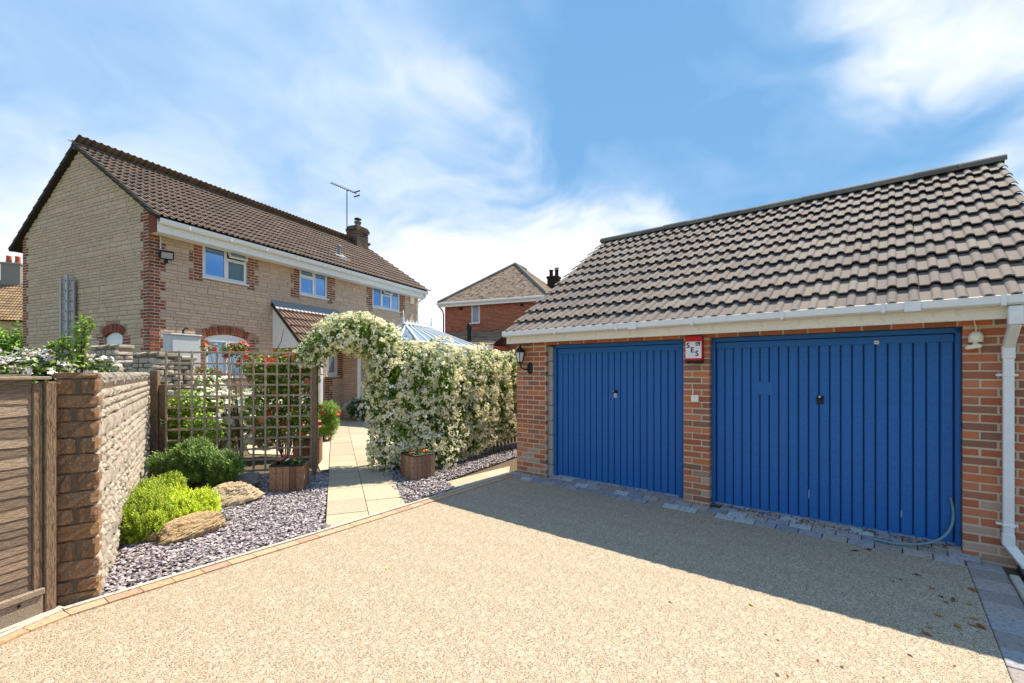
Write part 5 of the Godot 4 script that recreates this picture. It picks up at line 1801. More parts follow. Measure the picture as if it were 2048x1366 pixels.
func upright(called: String, parent: Node3D, spots: Array, mesh: Mesh, m: Material, s0: float, s1: float, cols: Array, lean := 0.5, sd := 1) -> void:
	# sprigs that grow up and out
	var r := RandomNumberGenerator.new()
	r.seed = sd
	var xs := []
	var cs := []
	var inv := parent.global_transform.affine_inverse()
	for q in spots:
		var z: Vector3 = (Vector3(0, 1, 0) + q[1] * lean + Vector3(r.randfn(), r.randfn(), r.randfn()) * 0.25).normalized()
		var x := z.cross(Vector3(r.randfn(), 0.2, r.randfn())).normalized()
		var s := r.randf_range(s0, s1)
		xs.append(inv * Transform3D(Basis(x, z.cross(x), z) * Basis.from_scale(Vector3(s, s, s)), q[0]))
		cs.append((cols[r.randi() % cols.size()] as Color) * r.randf_range(0.75, 1.2))
	swarm(called, mesh, m, xs, cs, parent)


func stems(parent: Node3D, lines: Array, r0: float, r1: float, m: Material, called := "stem") -> void:
	var inv := parent.global_transform.affine_inverse()
	var b := B.new()
	for l in lines:
		var pts := []
		for p in l: pts.append(inv * p)
		b.tube(pts, r0, r1, 6)
	put(called, b.done(), m, parent)


func clumped(spots: Array, freq: float, least: float) -> Array:   # keep those where a noise is high: flowers come in clumps
	var n := FastNoiseLite.new()
	n.seed = 4
	n.frequency = freq
	n.fractal_octaves = 2
	return spots.filter(func(q): return n.get_noise_3dv(q[0]) > least)


func heap(c: Vector3, reach: Vector3, n: int, r0: float, r1: float, sd: int) -> Array:
	var r := RandomNumberGenerator.new()
	r.seed = sd
	var out := []
	for k in n:
		var p := Vector3(r.randf_range(-1, 1), r.randf_range(-1, 1), r.randf_range(-1, 1))
		if p.length() > 1: p = p.normalized() * r.randf()
		out.append([c + p * reach, r.randf_range(r0, r1)])
	return out


func build_jasmine() -> void:
	# a low brown paling fence carries the jasmine
	var f := thing("paling_fence", "brown wooden paling fence almost hidden inside the jasmine hedge", "fence", Vector3(-1.5, 0, -7.98), deg_to_rad(56.0))
	for k in 23:
		put("paling", B.new().cbox(Vector3(0.1 + k * 0.135, 0.9 + rng.randf_range(-0.02, 0.02), 0), Vector3(0.075, 1.7, 0.02), 0.004).done(), M.post, f)
	for y in [0.45, 1.4]: put("rail", B.new().cbox(Vector3(1.6, y, -0.035), Vector3(3.2, 0.08, 0.04), 0.004).done(), M.post, f)
	for x in [0.05, 1.6, 3.15]: put("fence_post", B.new().cbox(Vector3(x, 0.95, -0.08), Vector3(0.09, 1.9, 0.09), 0.004).done(), M.post, f)
	var g := thing("jasmine", "climbing jasmine in full cream bloom covering the arch and hedge", "climbing plant", Vector3(-1.5, 0, -7.98))
	var r := RandomNumberGenerator.new()
	r.seed = 5
	var balls := []
	var line := [Vector3(-2.12, 0, -7.72), Vector3(-1.85, 0, -7.78), Vector3(-1.6, 0, -7.82), Vector3(-1.35, 0, -7.95), Vector3(-1.1, 0, -8.3), Vector3(-0.85, 0, -8.68), Vector3(-0.62, 0, -9.02), Vector3(-0.38, 0, -9.38), Vector3(-0.14, 0, -9.76), Vector3(0.1, 0, -10.12), Vector3(0.34, 0, -10.48), Vector3(0.6, 0, -10.9)]
	for i in line.size():
		var top: float = [2.05, 2.04, 1.98, 1.93, 1.9, 1.9, 1.92, 1.94, 1.97, 1.98, 2.0, 2.0][i]
		var low: float = [0.22, 0.2, 0.2, 0.22, 0.26, 0.3, 0.4, 0.5, 0.55, 0.6, 0.6, 0.6][i]
		var y := low
		while y < top:
			balls.append([line[i] + Vector3(r.randf_range(-0.06, 0.06), y, r.randf_range(-0.06, 0.06)), r.randf_range(0.25, 0.34)])
			y += 0.24
	var inv := Basis(Vector3.UP, deg_to_rad(21.3))
	for q in [[-0.1, 1.9, 0.17], [0.02, 2.03, 0.19], [0.16, 2.15, 0.21], [0.32, 2.26, 0.24], [0.5, 2.31, 0.26], [0.68, 2.27, 0.28], [0.86, 2.2, 0.29], [1.02, 2.12, 0.3], [1.12, 1.9, 0.29], [1.15, 1.65, 0.28], [1.17, 1.4, 0.28]]:
		for z in [0.08, -0.3, -0.66]:
			balls.append([Vector3(-3.11, 0, -7.16) + inv * Vector3(q[0] + r.randf_range(-0.04, 0.04), q[1] + r.randf_range(-0.05, 0.05), z), q[2] * r.randf_range(0.85, 1.1)])
	var green := lins([C(98, 134, 40), C(82, 116, 36), C(120, 152, 48), C(68, 100, 34), C(140, 166, 58)])
	dress("leaves", g, spread(balls, 42000, 0.5, 1.1, 3), leaf_mesh(0.5), M.leaf, 0.045, 0.075, green, 0.6, 0.4, 4)
	var cream := lins([C(250, 244, 206), C(254, 250, 226), C(246, 238, 192), C(255, 252, 236), C(240, 232, 178)])
	dress("flowers", g, clumped(spread(balls, 27000, 0.86, 1.22, 7), 4.2, -0.12), cluster_mesh(8), M.petal, 0.04, 0.072, cream, 1.0, 0.3, 9)
	var st := []
	for k in 14:
		var p: Vector3 = line[1 + k % 10]
		st.append([p + Vector3(r.randf_range(-0.1, 0.1), 0, r.randf_range(-0.1, 0.1)), p + Vector3(r.randf_range(-0.15, 0.15), 0.6, r.randf_range(-0.15, 0.15)), p + Vector3(r.randf_range(-0.2, 0.2), 1.5, r.randf_range(-0.2, 0.2))])
	stems(g, st, 0.014, 0.006, M.bark)


func build_slate_bed() -> void:
	var left := PackedVector2Array([Vector2(-2.985, -3.29), Vector2(-5.6, -7.06), Vector2(-5.1, -7.1), Vector2(-3.1, -7.45), Vector2(-2.94, -7.28), Vector2(-2.075, -5.02), Vector2(-1.9, -4.78), Vector2(-2.16, -4.46), Vector2(-2.67, -3.77)])
	var right := PackedVector2Array([Vector2(-1.64, -5.25), Vector2(-1.24, -5.72), Vector2(-0.72, -6.4), Vector2(-1.02, -6.84), Vector2(-1.3, -7.3), Vector2(-2.05, -7.6), Vector2(-2.1, -7.25), Vector2(-1.62, -6.2), Vector2(-1.33, -5.66)])
	right = PackedVector2Array([Vector2(-1.32, -5.64), Vector2(-1.24, -5.74), Vector2(-0.74, -6.42), Vector2(-1.02, -6.84), Vector2(-0.2, -8.3), Vector2(0.9, -10.4), Vector2(0.4, -10.8), Vector2(-1.2, -8.3), Vector2(-2.15, -7.95), Vector2(-2.1, -7.3)])
	var bed := B.new()
	bed.slab(left, -0.016, -0.016, false)
	bed.slab(right, -0.016, -0.016, false)
	structure("planting_bed", bed.done(), M.soil)
	var chip := B.new()
	chip.plate(PackedVector2Array([Vector2(-0.5, -0.18), Vector2(-0.1, -0.34), Vector2(0.46, -0.2), Vector2(0.5, 0.16), Vector2(0.05, 0.36), Vector2(-0.42, 0.2)]), -0.07, 0.07)
	var mesh := chip.done()
	var cols := lins([C(178, 168, 174), C(160, 150, 157), C(190, 181, 186), C(144, 134, 140), C(170, 158, 165), C(206, 199, 201), C(126, 117, 123), C(166, 157, 152)])
	var r := RandomNumberGenerator.new()
	r.seed = 77
	var xs := []
	var cs := []
	for q in [[left, 26000], [right, 9000]]:
		var poly: PackedVector2Array = q[0]
		var lo := poly[0]
		var hi := poly[0]
		for p in poly:
			lo = lo.min(p)
			hi = hi.max(p)
		var n := 0
		while n < q[1]:
			var p := Vector2(r.randf_range(lo.x, hi.x), r.randf_range(lo.y, hi.y))
			if not Geometry2D.is_point_in_polygon(p, poly): continue
			n += 1
			var s := r.randf_range(0.018, 0.042)
			var bs := Basis(Vector3.UP, r.randf() * TAU) * Basis(Vector3.RIGHT, -PI / 2 + r.randfn() * 0.22) * Basis(Vector3.UP, r.randfn() * 0.25)
			xs.append(Transform3D(bs * Basis.from_scale(Vector3(s, s * r.randf_range(0.6, 1.2), s * 0.7)), Vector3(p.x, r.randf_range(-0.008, 0.026), p.y)))
			cs.append((cols[r.randi() % cols.size()] as Color) * r.randf_range(0.85, 1.1))
	var o := swarm("slate_chippings", mesh, M.slate, xs, cs)
	tag(o, "purple grey slate chippings covering the beds beside the drive", "slate chippings", "", "stuff")


func planter(label: String, where: Vector3, turn: float, w: float, h: float) -> Node3D:
	var g := thing("planter", label, "planter", where, turn, "wooden planters on the slate")
	for side in 4:
		var t := Transform3D(Basis(Vector3.UP, side * PI / 2), Vector3.ZERO)
		for k in 5:
			var x := -w / 2 + (k + 0.5) * w / 5
			var b := B.new().cbox(Vector3(x, h / 2, w / 2 - 0.01 + rng.randf_range(-0.003, 0.003)), Vector3(w / 5 - 0.005, h, 0.022), 0.003, t)
			put("board", b.done(), M.tub[rng.randi() % 5], g)
		put("rim", B.new().cbox(Vector3(0, h + 0.004, w / 2 - 0.018), Vector3(w - 0.002, 0.022, 0.05), 0.004, t).done(), M.black, g)
	put("soil", box_mesh(Vector3(w - 0.04, 0.04, w - 0.04)), M.soil, g, at(0, h - 0.05, 0))
	return g


func bedding(label: String, where: Vector3, reach: float, high: float, petals: Array, sd: int, nf := 12) -> void:
	var g := thing("bedding_flowers", label, "flowers", where)
	var b := heap(where + Vector3(0, high * 0.4, 0), Vector3(reach, high * 0.4, reach), 9, 0.05, 0.085, sd)
	dress("leaves", g, spread(b, 420, 0.4, 1.1, sd), leaf_mesh(0.6), M.leaf, 0.03, 0.055, lins([C(70, 104, 44), C(92, 124, 56), C(54, 84, 40)]), 0.4, 0.7, sd)
	var r := RandomNumberGenerator.new()
	r.seed = sd
	var bm := bloom_mesh(6, 0.1, 0.17)
	var tones_ := []
	for c in petals:
		var m := mat(c, 0.6)
		m.backlight_enabled = true
		m.backlight = Color(0.4, 0.4, 0.4)
		m.cull_mode = BaseMaterial3D.CULL_DISABLED
		tones_.append(m)
	for k in nf:
		var p := Vector3(r.randf_range(-1, 1) * reach, high * r.randf_range(0.75, 1.15), r.randf_range(-1, 1) * reach)
		var s := r.randf_range(0.05, 0.075)
		put("bloom", bm, tones_[r.randi() % tones_.size()], g, Transform3D(Basis(Vector3(r.randfn(), r.randfn(), r.randfn()).normalized(), r.randf_range(0.2, 0.9)) * Basis.from_scale(Vector3(s, s, s)), p))


func bush(called: String, label: String, category: String, where: Vector3, balls: Array, n: int, mesh: Mesh, s0: float, s1: float, cols: Array, sd: int, lean := -1.0, group := "") -> Node3D:
	var g := thing(called, label, category, where, 0.0, group)
	if lean < 0: dress("leaves", g, spread(balls, n, 0.45, 1.12, sd), mesh, M.leaf, s0, s1, lins(cols), 0.5, 0.5, sd)
	else: upright("sprigs", g, spread(balls, n, 0.4, 1.1, sd), mesh, M.leaf, s0, s1, lins(cols), lean, sd)
	var st := []
	for b in balls.slice(0, 12): st.append([where + Vector3(randf_range(-0.05, 0.05) * 0.0, 0, 0), where.lerp(b[0], 0.5) + Vector3(0, 0.05, 0), b[0]])
	stems(g, st, 0.008, 0.003, M.bark)
	return g


func blooms(g: Node3D, balls: Array, n: int, mesh: Mesh, s0: float, s1: float, cols: Array, sd: int, called := "flowers") -> void:
	dress(called, g, spread(balls, n, 0.85, 1.2, sd), mesh, M.petal, s0, s1, lins(cols), 1.0, 0.5, sd + 1)


func build_garden() -> void:
	# beside the wall, on the slate
	var hb := [[Vector3(-3.55, 0.1, -4.92), 0.17], [Vector3(-3.45, 0.08, -4.84), 0.15], [Vector3(-3.64, 0.13, -4.85), 0.19], [Vector3(-3.5, 0.12, -5.06), 0.17], [Vector3(-3.72, 0.14, -5.0), 0.18], [Vector3(-3.4, 0.08, -5.0), 0.14]]
	bush("golden_heather", "bright yellow green mound of heather behind the long rock", "shrub", Vector3(-3.55, 0, -4.95), hb, 5200, sprig_mesh(12, 0.05, 0.7), 0.05, 0.09, [C(186, 206, 40), C(202, 216, 52), C(166, 192, 38), C(212, 222, 72)], 41, 0.6)
	var ob := [[Vector3(-3.62, 0.14, -4.42), 0.17], [Vector3(-3.72, 0.18, -4.6), 0.2], [Vector3(-3.84, 0.2, -4.85), 0.2], [Vector3(-3.97, 0.22, -5.1), 0.2], [Vector3(-3.58, 0.1, -4.6), 0.14], [Vector3(-3.86, 0.34, -5.15), 0.11]]
	bush("olive_heather", "olive green heather against the foot of the garden wall", "shrub", Vector3(-3.72, 0, -4.7), ob, 4800, sprig_mesh(12, 0.05, 0.7), 0.06, 0.1, [C(150, 172, 42), C(164, 184, 52), C(128, 152, 40), C(176, 190, 60)], 43, 0.6)
	var rb := heap(Vector3(-4.3, 0.36, -6.12), Vector3(0.56, 0.3, 0.26), 22, 0.1, 0.17, 3)
	bush("rosemary", "dark green feathery rosemary bush in front of the trellis", "shrub", Vector3(-4.3, 0, -6.12), rb, 6000, sprig_mesh(14, 0.035, 0.9), 0.1, 0.2, [C(104, 134, 62), C(120, 150, 70), C(84, 112, 56), C(142, 168, 84)], 47, 0.4)
	var pb := heap(Vector3(-4.2, 0.12, -6.55), Vector3(0.35, 0.1, 0.16), 8, 0.08, 0.14, 4)
	var lamb := bush("grey_leaved_plant", "low grey leaved plant between the rosemary and the trellis foot", "plant", Vector3(-4.2, 0, -6.55), pb, 900, leaf_mesh(0.4), 0.05, 0.09, [C(150, 168, 140), C(176, 190, 164), C(120, 142, 104)], 49)
	# climbing rose over the trellis' right half
	var cb := []
	for q in [[-3.45, 1.85], [-3.6, 1.75], [-3.8, 1.82], [-3.95, 1.7], [-3.4, 1.55], [-3.65, 1.5], [-3.5, 1.25], [-3.75, 1.3], [-3.4, 1.0], [-3.62, 0.95], [-4.1, 1.62], [-4.25, 1.75], [-3.85, 1.12], [-3.9, 1.5], [-4.05, 1.35], [-3.5, 0.72], [-3.35, 1.8], [-4.15, 1.1], [-4.0, 0.8]]:
		cb.append([Vector3(q[0], q[1], -7.52 - 0.27 * (q[0] + 3.3) * -1.0 + 0.0) + Vector3(0, 0, 0.3 * (-q[0] - 3.3)), 0.2])
	var rose := bush("climbing_rose", "climbing rose with orange red blooms behind the trellis", "climbing plant", Vector3(-3.7, 0, -7.45), cb, 5200, leaf_mesh(0.62), 0.05, 0.085, [C(104, 136, 48), C(126, 154, 58), C(82, 112, 42), C(156, 172, 72)], 53)
	blooms(rose, cb, 70, bloom_mesh(7, 0.22, 0.2), 0.075, 0.12, [C(232, 84, 48), C(240, 110, 60), C(222, 66, 52), C(246, 140, 92)], 54)
	stems(rose, [[Vector3(-3.72, 0, -7.42), Vector3(-3.68, 0.45, -7.42), Vector3(-3.6, 0.9, -7.45)], [Vector3(-3.7, 0, -7.42), Vector3(-3.8, 0.5, -7.42), Vector3(-3.9, 1.0, -7.4)], [Vector3(-3.95, 1.7, -7.35), Vector3(-4.4, 1.95, -7.25), Vector3(-4.75, 2.08, -7.15)], [Vector3(-3.9, 1.8, -7.35), Vector3(-3.75, 2.15, -7.4), Vector3(-3.72, 2.35, -7.42)]], 0.007, 0.004, M.bark, "cane")
	var tb := heap(Vector3(-4.5, 1.98, -7.22), Vector3(0.45, 0.09, 0.1), 9, 0.06, 0.1, 6)
	var spray := bush("rose_spray", "loose spray of orange and pink roses along the trellis top", "climbing plant", Vector3(-4.3, 0, -7.28), tb, 420, leaf_mesh(0.6), 0.04, 0.07, [C(98, 122, 48), C(122, 140, 60)], 56)
	blooms(spray, tb, 30, bloom_mesh(7, 0.2, 0.2), 0.06, 0.095, [C(240, 120, 72), C(236, 96, 84), C(228, 70, 110)], 57)
	# beds behind the trellis
	var wb := heap(Vector3(-5.35, 0.85, -8.3), Vector3(0.75, 0.45, 0.4), 20, 0.22, 0.34, 7)
	var wr := bush("white_rose_bush", "white flowering shrub seen through the trellis' left half", "shrub", Vector3(-5.35, 0, -8.3), wb, 6500, leaf_mesh(0.55), 0.06, 0.1, [C(126, 150, 54), C(146, 168, 66), C(100, 126, 46), C(168, 184, 84)], 59)
	blooms(wr, wb, 700, cluster_mesh(3), 0.1, 0.17, [C(246, 244, 236), C(238, 234, 222)], 60)
	var yb := heap(Vector3(-5.18, 0.8, -7.2), Vector3(0.52, 0.62, 0.14), 22, 0.13, 0.22, 8)
	bush("lime_shrub", "lime green leafy shrub just behind the trellis laths", "shrub", Vector3(-5.18, 0, -7.2), yb, 5200, leaf_mesh(0.5), 0.05, 0.085, [C(146, 176, 58), C(128, 160, 50), C(168, 192, 76)], 61)
	var kb := heap(Vector3(-4.5, 0.75, -8.9), Vector3(0.5, 0.5, 0.35), 14, 0.2, 0.3, 9)
	var kr := bush("pale_rose_bush", "leafy shrub with white blooms behind the middle of the trellis", "shrub", Vector3(-4.5, 0, -8.9), kb, 4200, leaf_mesh(0.55), 0.06, 0.095, [C(112, 138, 52), C(94, 120, 46), C(140, 162, 70)], 63)
	blooms(kr, kb, 260, cluster_mesh(5), 0.09, 0.15, [C(246, 240, 230), C(244, 228, 220)], 64)
	var pk := heap(Vector3(-6.6, 1.5, -9.9), Vector3(0.4, 0.3, 0.3), 9, 0.14, 0.22, 10)
	var pr := bush("pink_rose_bush", "rose bush with pink and red blooms below the arched window", "shrub", Vector3(-6.6, 0, -9.9), pk, 1300, leaf_mesh(0.6), 0.06, 0.09, [C(92, 118, 50), C(116, 140, 62)], 66)
	blooms(pr, pk, 40, bloom_mesh(7, 0.2, 0.2), 0.09, 0.13, [C(226, 60, 110), C(232, 110, 120), C(214, 60, 56)], 67)
	# along the path
	var sb := heap(Vector3(-4.52, 0.45, -10.9), Vector3(0.2, 0.38, 0.2), 10, 0.17, 0.24, 11)
	var gs := bush("green_shrub", "bright green rounded shrub beside the far side of the path", "shrub", Vector3(-4.52, 0, -10.9), sb, 3600, sprig_mesh(10, 0.06, 0.6), 0.08, 0.13, [C(132, 166, 58), C(152, 184, 70), C(108, 140, 48)], 69, 0.6)
	blooms(gs, sb, 6, bloom_mesh(7, 0.2, 0.2), 0.1, 0.13, [C(226, 72, 48)], 70)
	var hy := heap(Vector3(-5.0, 0.45, -15.4), Vector3(0.45, 0.25, 0.4), 10, 0.2, 0.3, 12)
	var hh := bush("hydrangea", "white headed hydrangea by the return wall", "shrub", Vector3(-5.0, 0, -15.4), hy, 2200, leaf_mesh(0.65), 0.1, 0.16, [C(66, 92, 52), C(84, 112, 62)], 72)
	blooms(hh, hy, 60, cluster_mesh(6), 0.2, 0.28, [C(240, 246, 244), C(230, 240, 238)], 73)
	# over the fence on the left
	var ow := heap(Vector3(-5.3, 1.5, -5.1), Vector3(0.55, 0.32, 0.5), 18, 0.16, 0.26, 13)
	ow += heap(Vector3(-5.85, 1.5, -5.3), Vector3(0.6, 0.25, 0.5), 10, 0.16, 0.26, 14)
	var orb := bush("rambling_rose", "rambling rose with pale pink white clusters rising above the fence", "shrub", Vector3(-5.3, 0, -5.2), ow, 8000, leaf_mesh(0.58), 0.045, 0.08, [C(110, 134, 58), C(86, 110, 48), C(136, 156, 76), C(66, 90, 42)], 75)
	blooms(orb, ow, 460, cluster_mesh(9), 0.08, 0.13, [C(250, 240, 236), C(246, 230, 226), C(252, 248, 244)], 76)
	var sh := []
	for k in 10: sh.append([Vector3(-5.08 + k * 0.012, 1.7 + k * 0.06, -5.3), 0.07])
	for k in 6: sh.append([Vector3(-5.3 + k * 0.03, 1.9 + k * 0.02, -5.25), 0.06])
	bush("rose_shoot", "tall leafy rose shoot standing up before the ladder", "shrub", Vector3(-5.06, 0, -5.3), sh, 420, leaf_mesh(0.6), 0.05, 0.08, [C(160, 184, 84), C(140, 166, 70)], 78)
	var lh := heap(Vector3(-17.6, 2.0, -15.6), Vector3(1.8, 1.4, 0.8), 26, 0.5, 0.8, 15)
	bush("laurel_hedge", "tall bright green hedge at the far left edge", "hedge", Vector3(-17.6, 0, -15.6), lh, 9000, leaf_mesh(0.5), 0.12, 0.2, [C(112, 150, 50), C(134, 172, 62), C(90, 124, 44)], 80)
	var yh := heap(Vector3(-14.6, 1.35, -12.6), Vector3(1.6, 0.5, 0.4), 18, 0.3, 0.42, 16)
	bush("privet_hedge", "low clipped golden hedge below the tall green hedge", "hedge", Vector3(-14.6, 0, -12.6), yh, 7000, leaf_mesh(0.5), 0.06, 0.1, [C(190, 196, 60), C(168, 182, 54), C(206, 206, 80)], 82)


# ---------------------------------------------------------------- small things
func on_garage(called: String, label: String, category: String, p: Vector3) -> Node3D:
	var b := Basis(Vector3.UP, deg_to_rad(-39.8))
	return thing(called, label, category, Vector3(0.08, 0, -7.29) + b * p, deg_to_rad(-39.8))


func lettering(called: String, s: String, size: float, parent: Node3D, p: Vector3) -> void:
	var f := SystemFont.new()
	f.font_names = PackedStringArray(["Droid Sans"])
	f.font_weight = 700
	var t := TextMesh.new()
	t.text = s
	t.font = f
	t.font_size = 64
	t.pixel_size = size / 36.0
	t.depth = 0.002
	put(called, t, M.ink, parent, Transform3D(Basis(), p))


func build_small_things() -> void:
	# rocks
	for q in [["long lichened sandstone rock lying in front of the golden heather", Vector3(-3.19, 0.07, -4.56), Vector3(0.38, 0.16, 0.14), 63.0, 0, 5], ["pale angular sandstone rock tilted on the slate before the planter", Vector3(-3.46, 0.1, -5.72), Vector3(0.31, 0.2, 0.2), 48.0, 1, 8],
			["grey flat rock in shade behind the pale rock", Vector3(-3.86, 0.08, -6.32), Vector3(0.42, 0.15, 0.2), 20.0, 2, 12], ["small brown rock tucked under the olive heather", Vector3(-3.52, 0.03, -4.42), Vector3(0.12, 0.07, 0.09), 10.0, 0, 15],
			["small brown rock between the long rock and the heather", Vector3(-3.38, 0.04, -4.55), Vector3(0.11, 0.08, 0.09), 70.0, 0, 17]]:
		var o := put("rock", rock_mesh(q[2], 0.95, q[5]), M.rock[q[4]], self, Transform3D(Basis(Vector3.UP, deg_to_rad(q[3])) * Basis(Vector3(0, 0, 1), 0.08), q[1]))
		tag(o, q[0], "rock")
	planter("square wooden planter with red flowers in front of the trellis", Vector3(-3.12, 0.0, -6.4), deg_to_rad(12), 0.42, 0.36)
	bedding("red, pink and white pansies in the planter before the trellis", Vector3(-3.12, 0.32, -6.4), 0.16, 0.12, [C(214, 24, 44), C(196, 16, 36), C(240, 232, 226), C(222, 60, 84)], 91)
	planter("square wooden planter turned cornerwise at the hedge corner", Vector3(-1.47, 0.0, -7.1), deg_to_rad(41), 0.38, 0.37)
	bedding("yellow and orange pansies in the planter at the hedge corner", Vector3(-1.47, 0.33, -7.1), 0.14, 0.08, [C(244, 206, 60), C(240, 150, 50), C(214, 60, 40)], 92)
	planter("wooden planter of geraniums standing behind the trellis", Vector3(-3.72, 0.0, -8.3), deg_to_rad(16), 0.44, 0.44)
	bedding("red and pink geraniums in the planter behind the trellis", Vector3(-3.72, 0.4, -8.3), 0.2, 0.3, [C(226, 52, 34), C(236, 84, 110), C(240, 110, 140), C(214, 40, 30)], 93, 26)
	# pots by the house
	var pot := thing("plant_pot", "terracotta pot with low greenery by the house wall", "pot", Vector3(-6.2, 0, -16.6))
	put("pot", B.new().lathe(Vector3.ZERO, [Vector2(0.0, 0.0), Vector2(0.16, 0.0), Vector2(0.2, 0.32), Vector2(0.22, 0.32), Vector2(0.22, 0.38), Vector2(0.18, 0.38), Vector2(0.17, 0.33), Vector2(0, 0.33)], 16).done(), M.terra, pot)
	bedding("low green plant growing in the terracotta pot", Vector3(-6.2, 0.33, -16.6), 0.14, 0.2, [C(150, 190, 90)], 94, 3)
	var urn := thing("garden_urn", "rounded grey stone urn beside the terracotta pot", "urn", Vector3(-6.68, 0, -16.2))
	put("urn", B.new().lathe(Vector3.ZERO, [Vector2(0.0, 0.0), Vector2(0.16, 0.0), Vector2(0.16, 0.05), Vector2(0.1, 0.1), Vector2(0.22, 0.3), Vector2(0.23, 0.42), Vector2(0.12, 0.52), Vector2(0.1, 0.6), Vector2(0.16, 0.74), Vector2(0.12, 0.8), Vector2(0.0, 0.82)], 16).done(), M.rock[2], urn)
	var dk := heap(Vector3(-6.75, 0.45, -16.9), Vector3(0.5, 0.25, 0.2), 8, 0.2, 0.28, 18)
	bush("dark_shrub", "dark evergreen shrub in shade against the house wall", "shrub", Vector3(-6.75, 0, -16.9), dk, 1800, leaf_mesh(0.5), 0.06, 0.1, [C(44, 58, 44), C(56, 72, 52)], 95)

	# fittings on the garage
	var lamp := on_garage("wall_lantern", "black carriage lantern on a scrolled bracket on left garage pier", "lantern", Vector3(0.27, 1.7, 0.01))
	put("backplate", B.new().lathe(Vector3.ZERO, [Vector2(0.0, 0.018), Vector2(0.035, 0.016), Vector2(0.055, 0.004), Vector2(0.055, 0.0)], 18).done(), M.black, lamp, Transform3D(Basis(Vector3.RIGHT, PI / 2) * Basis.from_scale(Vector3(1, 1, 1.75)), Vector3.ZERO))
	put("bracket", B.new().tube([Vector3(0, -0.02, 0.015), Vector3(-0.02, -0.02, 0.06), Vector3(-0.06, -0.01, 0.1), Vector3(-0.09, 0.03, 0.12), Vector3(-0.1, 0.08, 0.12)], 0.01, 0.01, 8).done(), M.black, lamp)
	var lb := B.new()
	var lc := Vector3(-0.1, 0.0, 0.12)
	lb.lathe(lc + Vector3(0, 0.08, 0), [Vector2(0.0, -0.02), Vector2(0.03, 0.0), Vector2(0.048, 0.012), Vector2(0.048, 0.02), Vector2(0.0, 0.02)], 6, false)
	lb.lathe(lc + Vector3(0, 0.255, 0), [Vector2(0.088, -0.01), Vector2(0.088, 0.0), Vector2(0.05, 0.05), Vector2(0.022, 0.07), Vector2(0.022, 0.085), Vector2(0.008, 0.09), Vector2(0.012, 0.105), Vector2(0.0, 0.125)], 6, false)
	for k in 6:
		var a := TAU * k / 6
		lb.bar(lc + Vector3(cos(a) * 0.045, 0.1, sin(a) * 0.045), lc + Vector3(cos(a) * 0.078, 0.25, sin(a) * 0.078), 0.009, 0.009, Vector3(sin(a), 0, cos(a)))
	put("lantern_frame", lb.done(), M.black, lamp)
	for k in 6:
		var a := TAU * k / 6
		var a2 := TAU * (k + 1) / 6
		var p := B.new()
		p.quad(lc + Vector3(cos(a2) * 0.043, 0.1, sin(a2) * 0.043), lc + Vector3(cos(a) * 0.043, 0.1, sin(a) * 0.043), lc + Vector3(cos(a) * 0.075, 0.25, sin(a) * 0.075), lc + Vector3(cos(a2) * 0.075, 0.25, sin(a2) * 0.075))
		put("lantern_pane", p.done(), M.net, lamp)
	var al := on_garage("alarm_box", "red and white burglar alarm box lettered SES on middle pier", "alarm box", Vector3(2.79, 1.93, 0.012))
	put("housing", B.new().cbox(Vector3(0, 0.0, 0.036), Vector3(0.2, 0.3, 0.072), 0.008).done(), M.red, al)
	put("front_panel", B.new().cbox(Vector3(0, -0.022, 0.074), Vector3(0.186, 0.2, 0.006), 0.002).done(), M.white, al)
	put("strobe", B.new().cbox(Vector3(0, -0.163, 0.036), Vector3(0.19, 0.034, 0.064), 0.006).done(), M.black, al)
	lettering("letter", "S", 0.05, al, Vector3(-0.06, 0.032, 0.0775))
	lettering("letter", "E", 0.05, al, Vector3(-0.012, -0.022, 0.0775))
	lettering("letter", "S", 0.05, al, Vector3(0.042, -0.066, 0.0775))
	var em := B.new()
	em.plate(PackedVector2Array([Vector2(-0.026, 0.022), Vector2(-0.026, -0.01), Vector2(-0.016, -0.01), Vector2(-0.016, 0.012), Vector2(-0.002, 0.012), Vector2(-0.002, 0.022)]), 0, 0.002)
	em.plate(PackedVector2Array([Vector2(0.026, 0.024), Vector2(0.026, -0.024), Vector2(0.014, -0.024), Vector2(0.014, 0.004), Vector2(-0.006, -0.014), Vector2(-0.012, -0.006), Vector2(0.004, 0.012), Vector2(0.004, 0.024)]), 0, 0.002)
	em.plate(PackedVector2Array([Vector2(-0.026, -0.018), Vector2(0.01, -0.018), Vector2(0.01, -0.026), Vector2(-0.026, -0.026)]), 0, 0.002)
	put("emblem", em.done(), M.ink, al, at(0.052, 0.05, 0.0765))
	var sb := on_garage("junction_box", "small square cream box on the middle brick pier", "junction box", Vector3(2.79, 1.325, 0.008))
	put("lid", B.new().cbox(Vector3(0, 0, 0.022), Vector3(0.086, 0.086, 0.044), 0.006).done(), M.ivory, sb)
	put("conduit", B.new().tube([Vector3(-0.03, 0.04, 0.008), Vector3(-0.03, 0.12, 0.006)], 0.007, 0.007, 8).done(), M.ivory, sb)
	var se := on_garage("motion_sensor", "cream motion sensor hanging on the right brick pier", "sensor", Vector3(5.17, 1.95, 0.008))
	put("dome", B.new().lathe(Vector3(0, -0.045, 0.03), [Vector2(0.048, 0.0), Vector2(0.048, 0.05), Vector2(0.04, 0.075), Vector2(0.02, 0.09), Vector2(0.0, 0.094)], 16).lathe(Vector3(0, -0.045, 0.03), [Vector2(0.0, 0.0), Vector2(0.048, 0.0)], 16).done(), M.ivory, se)
	put("sensor_head", B.new().cbox(Vector3(-0.03, -0.082, 0.05), Vector3(0.105, 0.036, 0.07), 0.012, Transform3D(Basis(Vector3(0, 0, 1), 0.16), Vector3.ZERO)).done(), M.ivory, se)
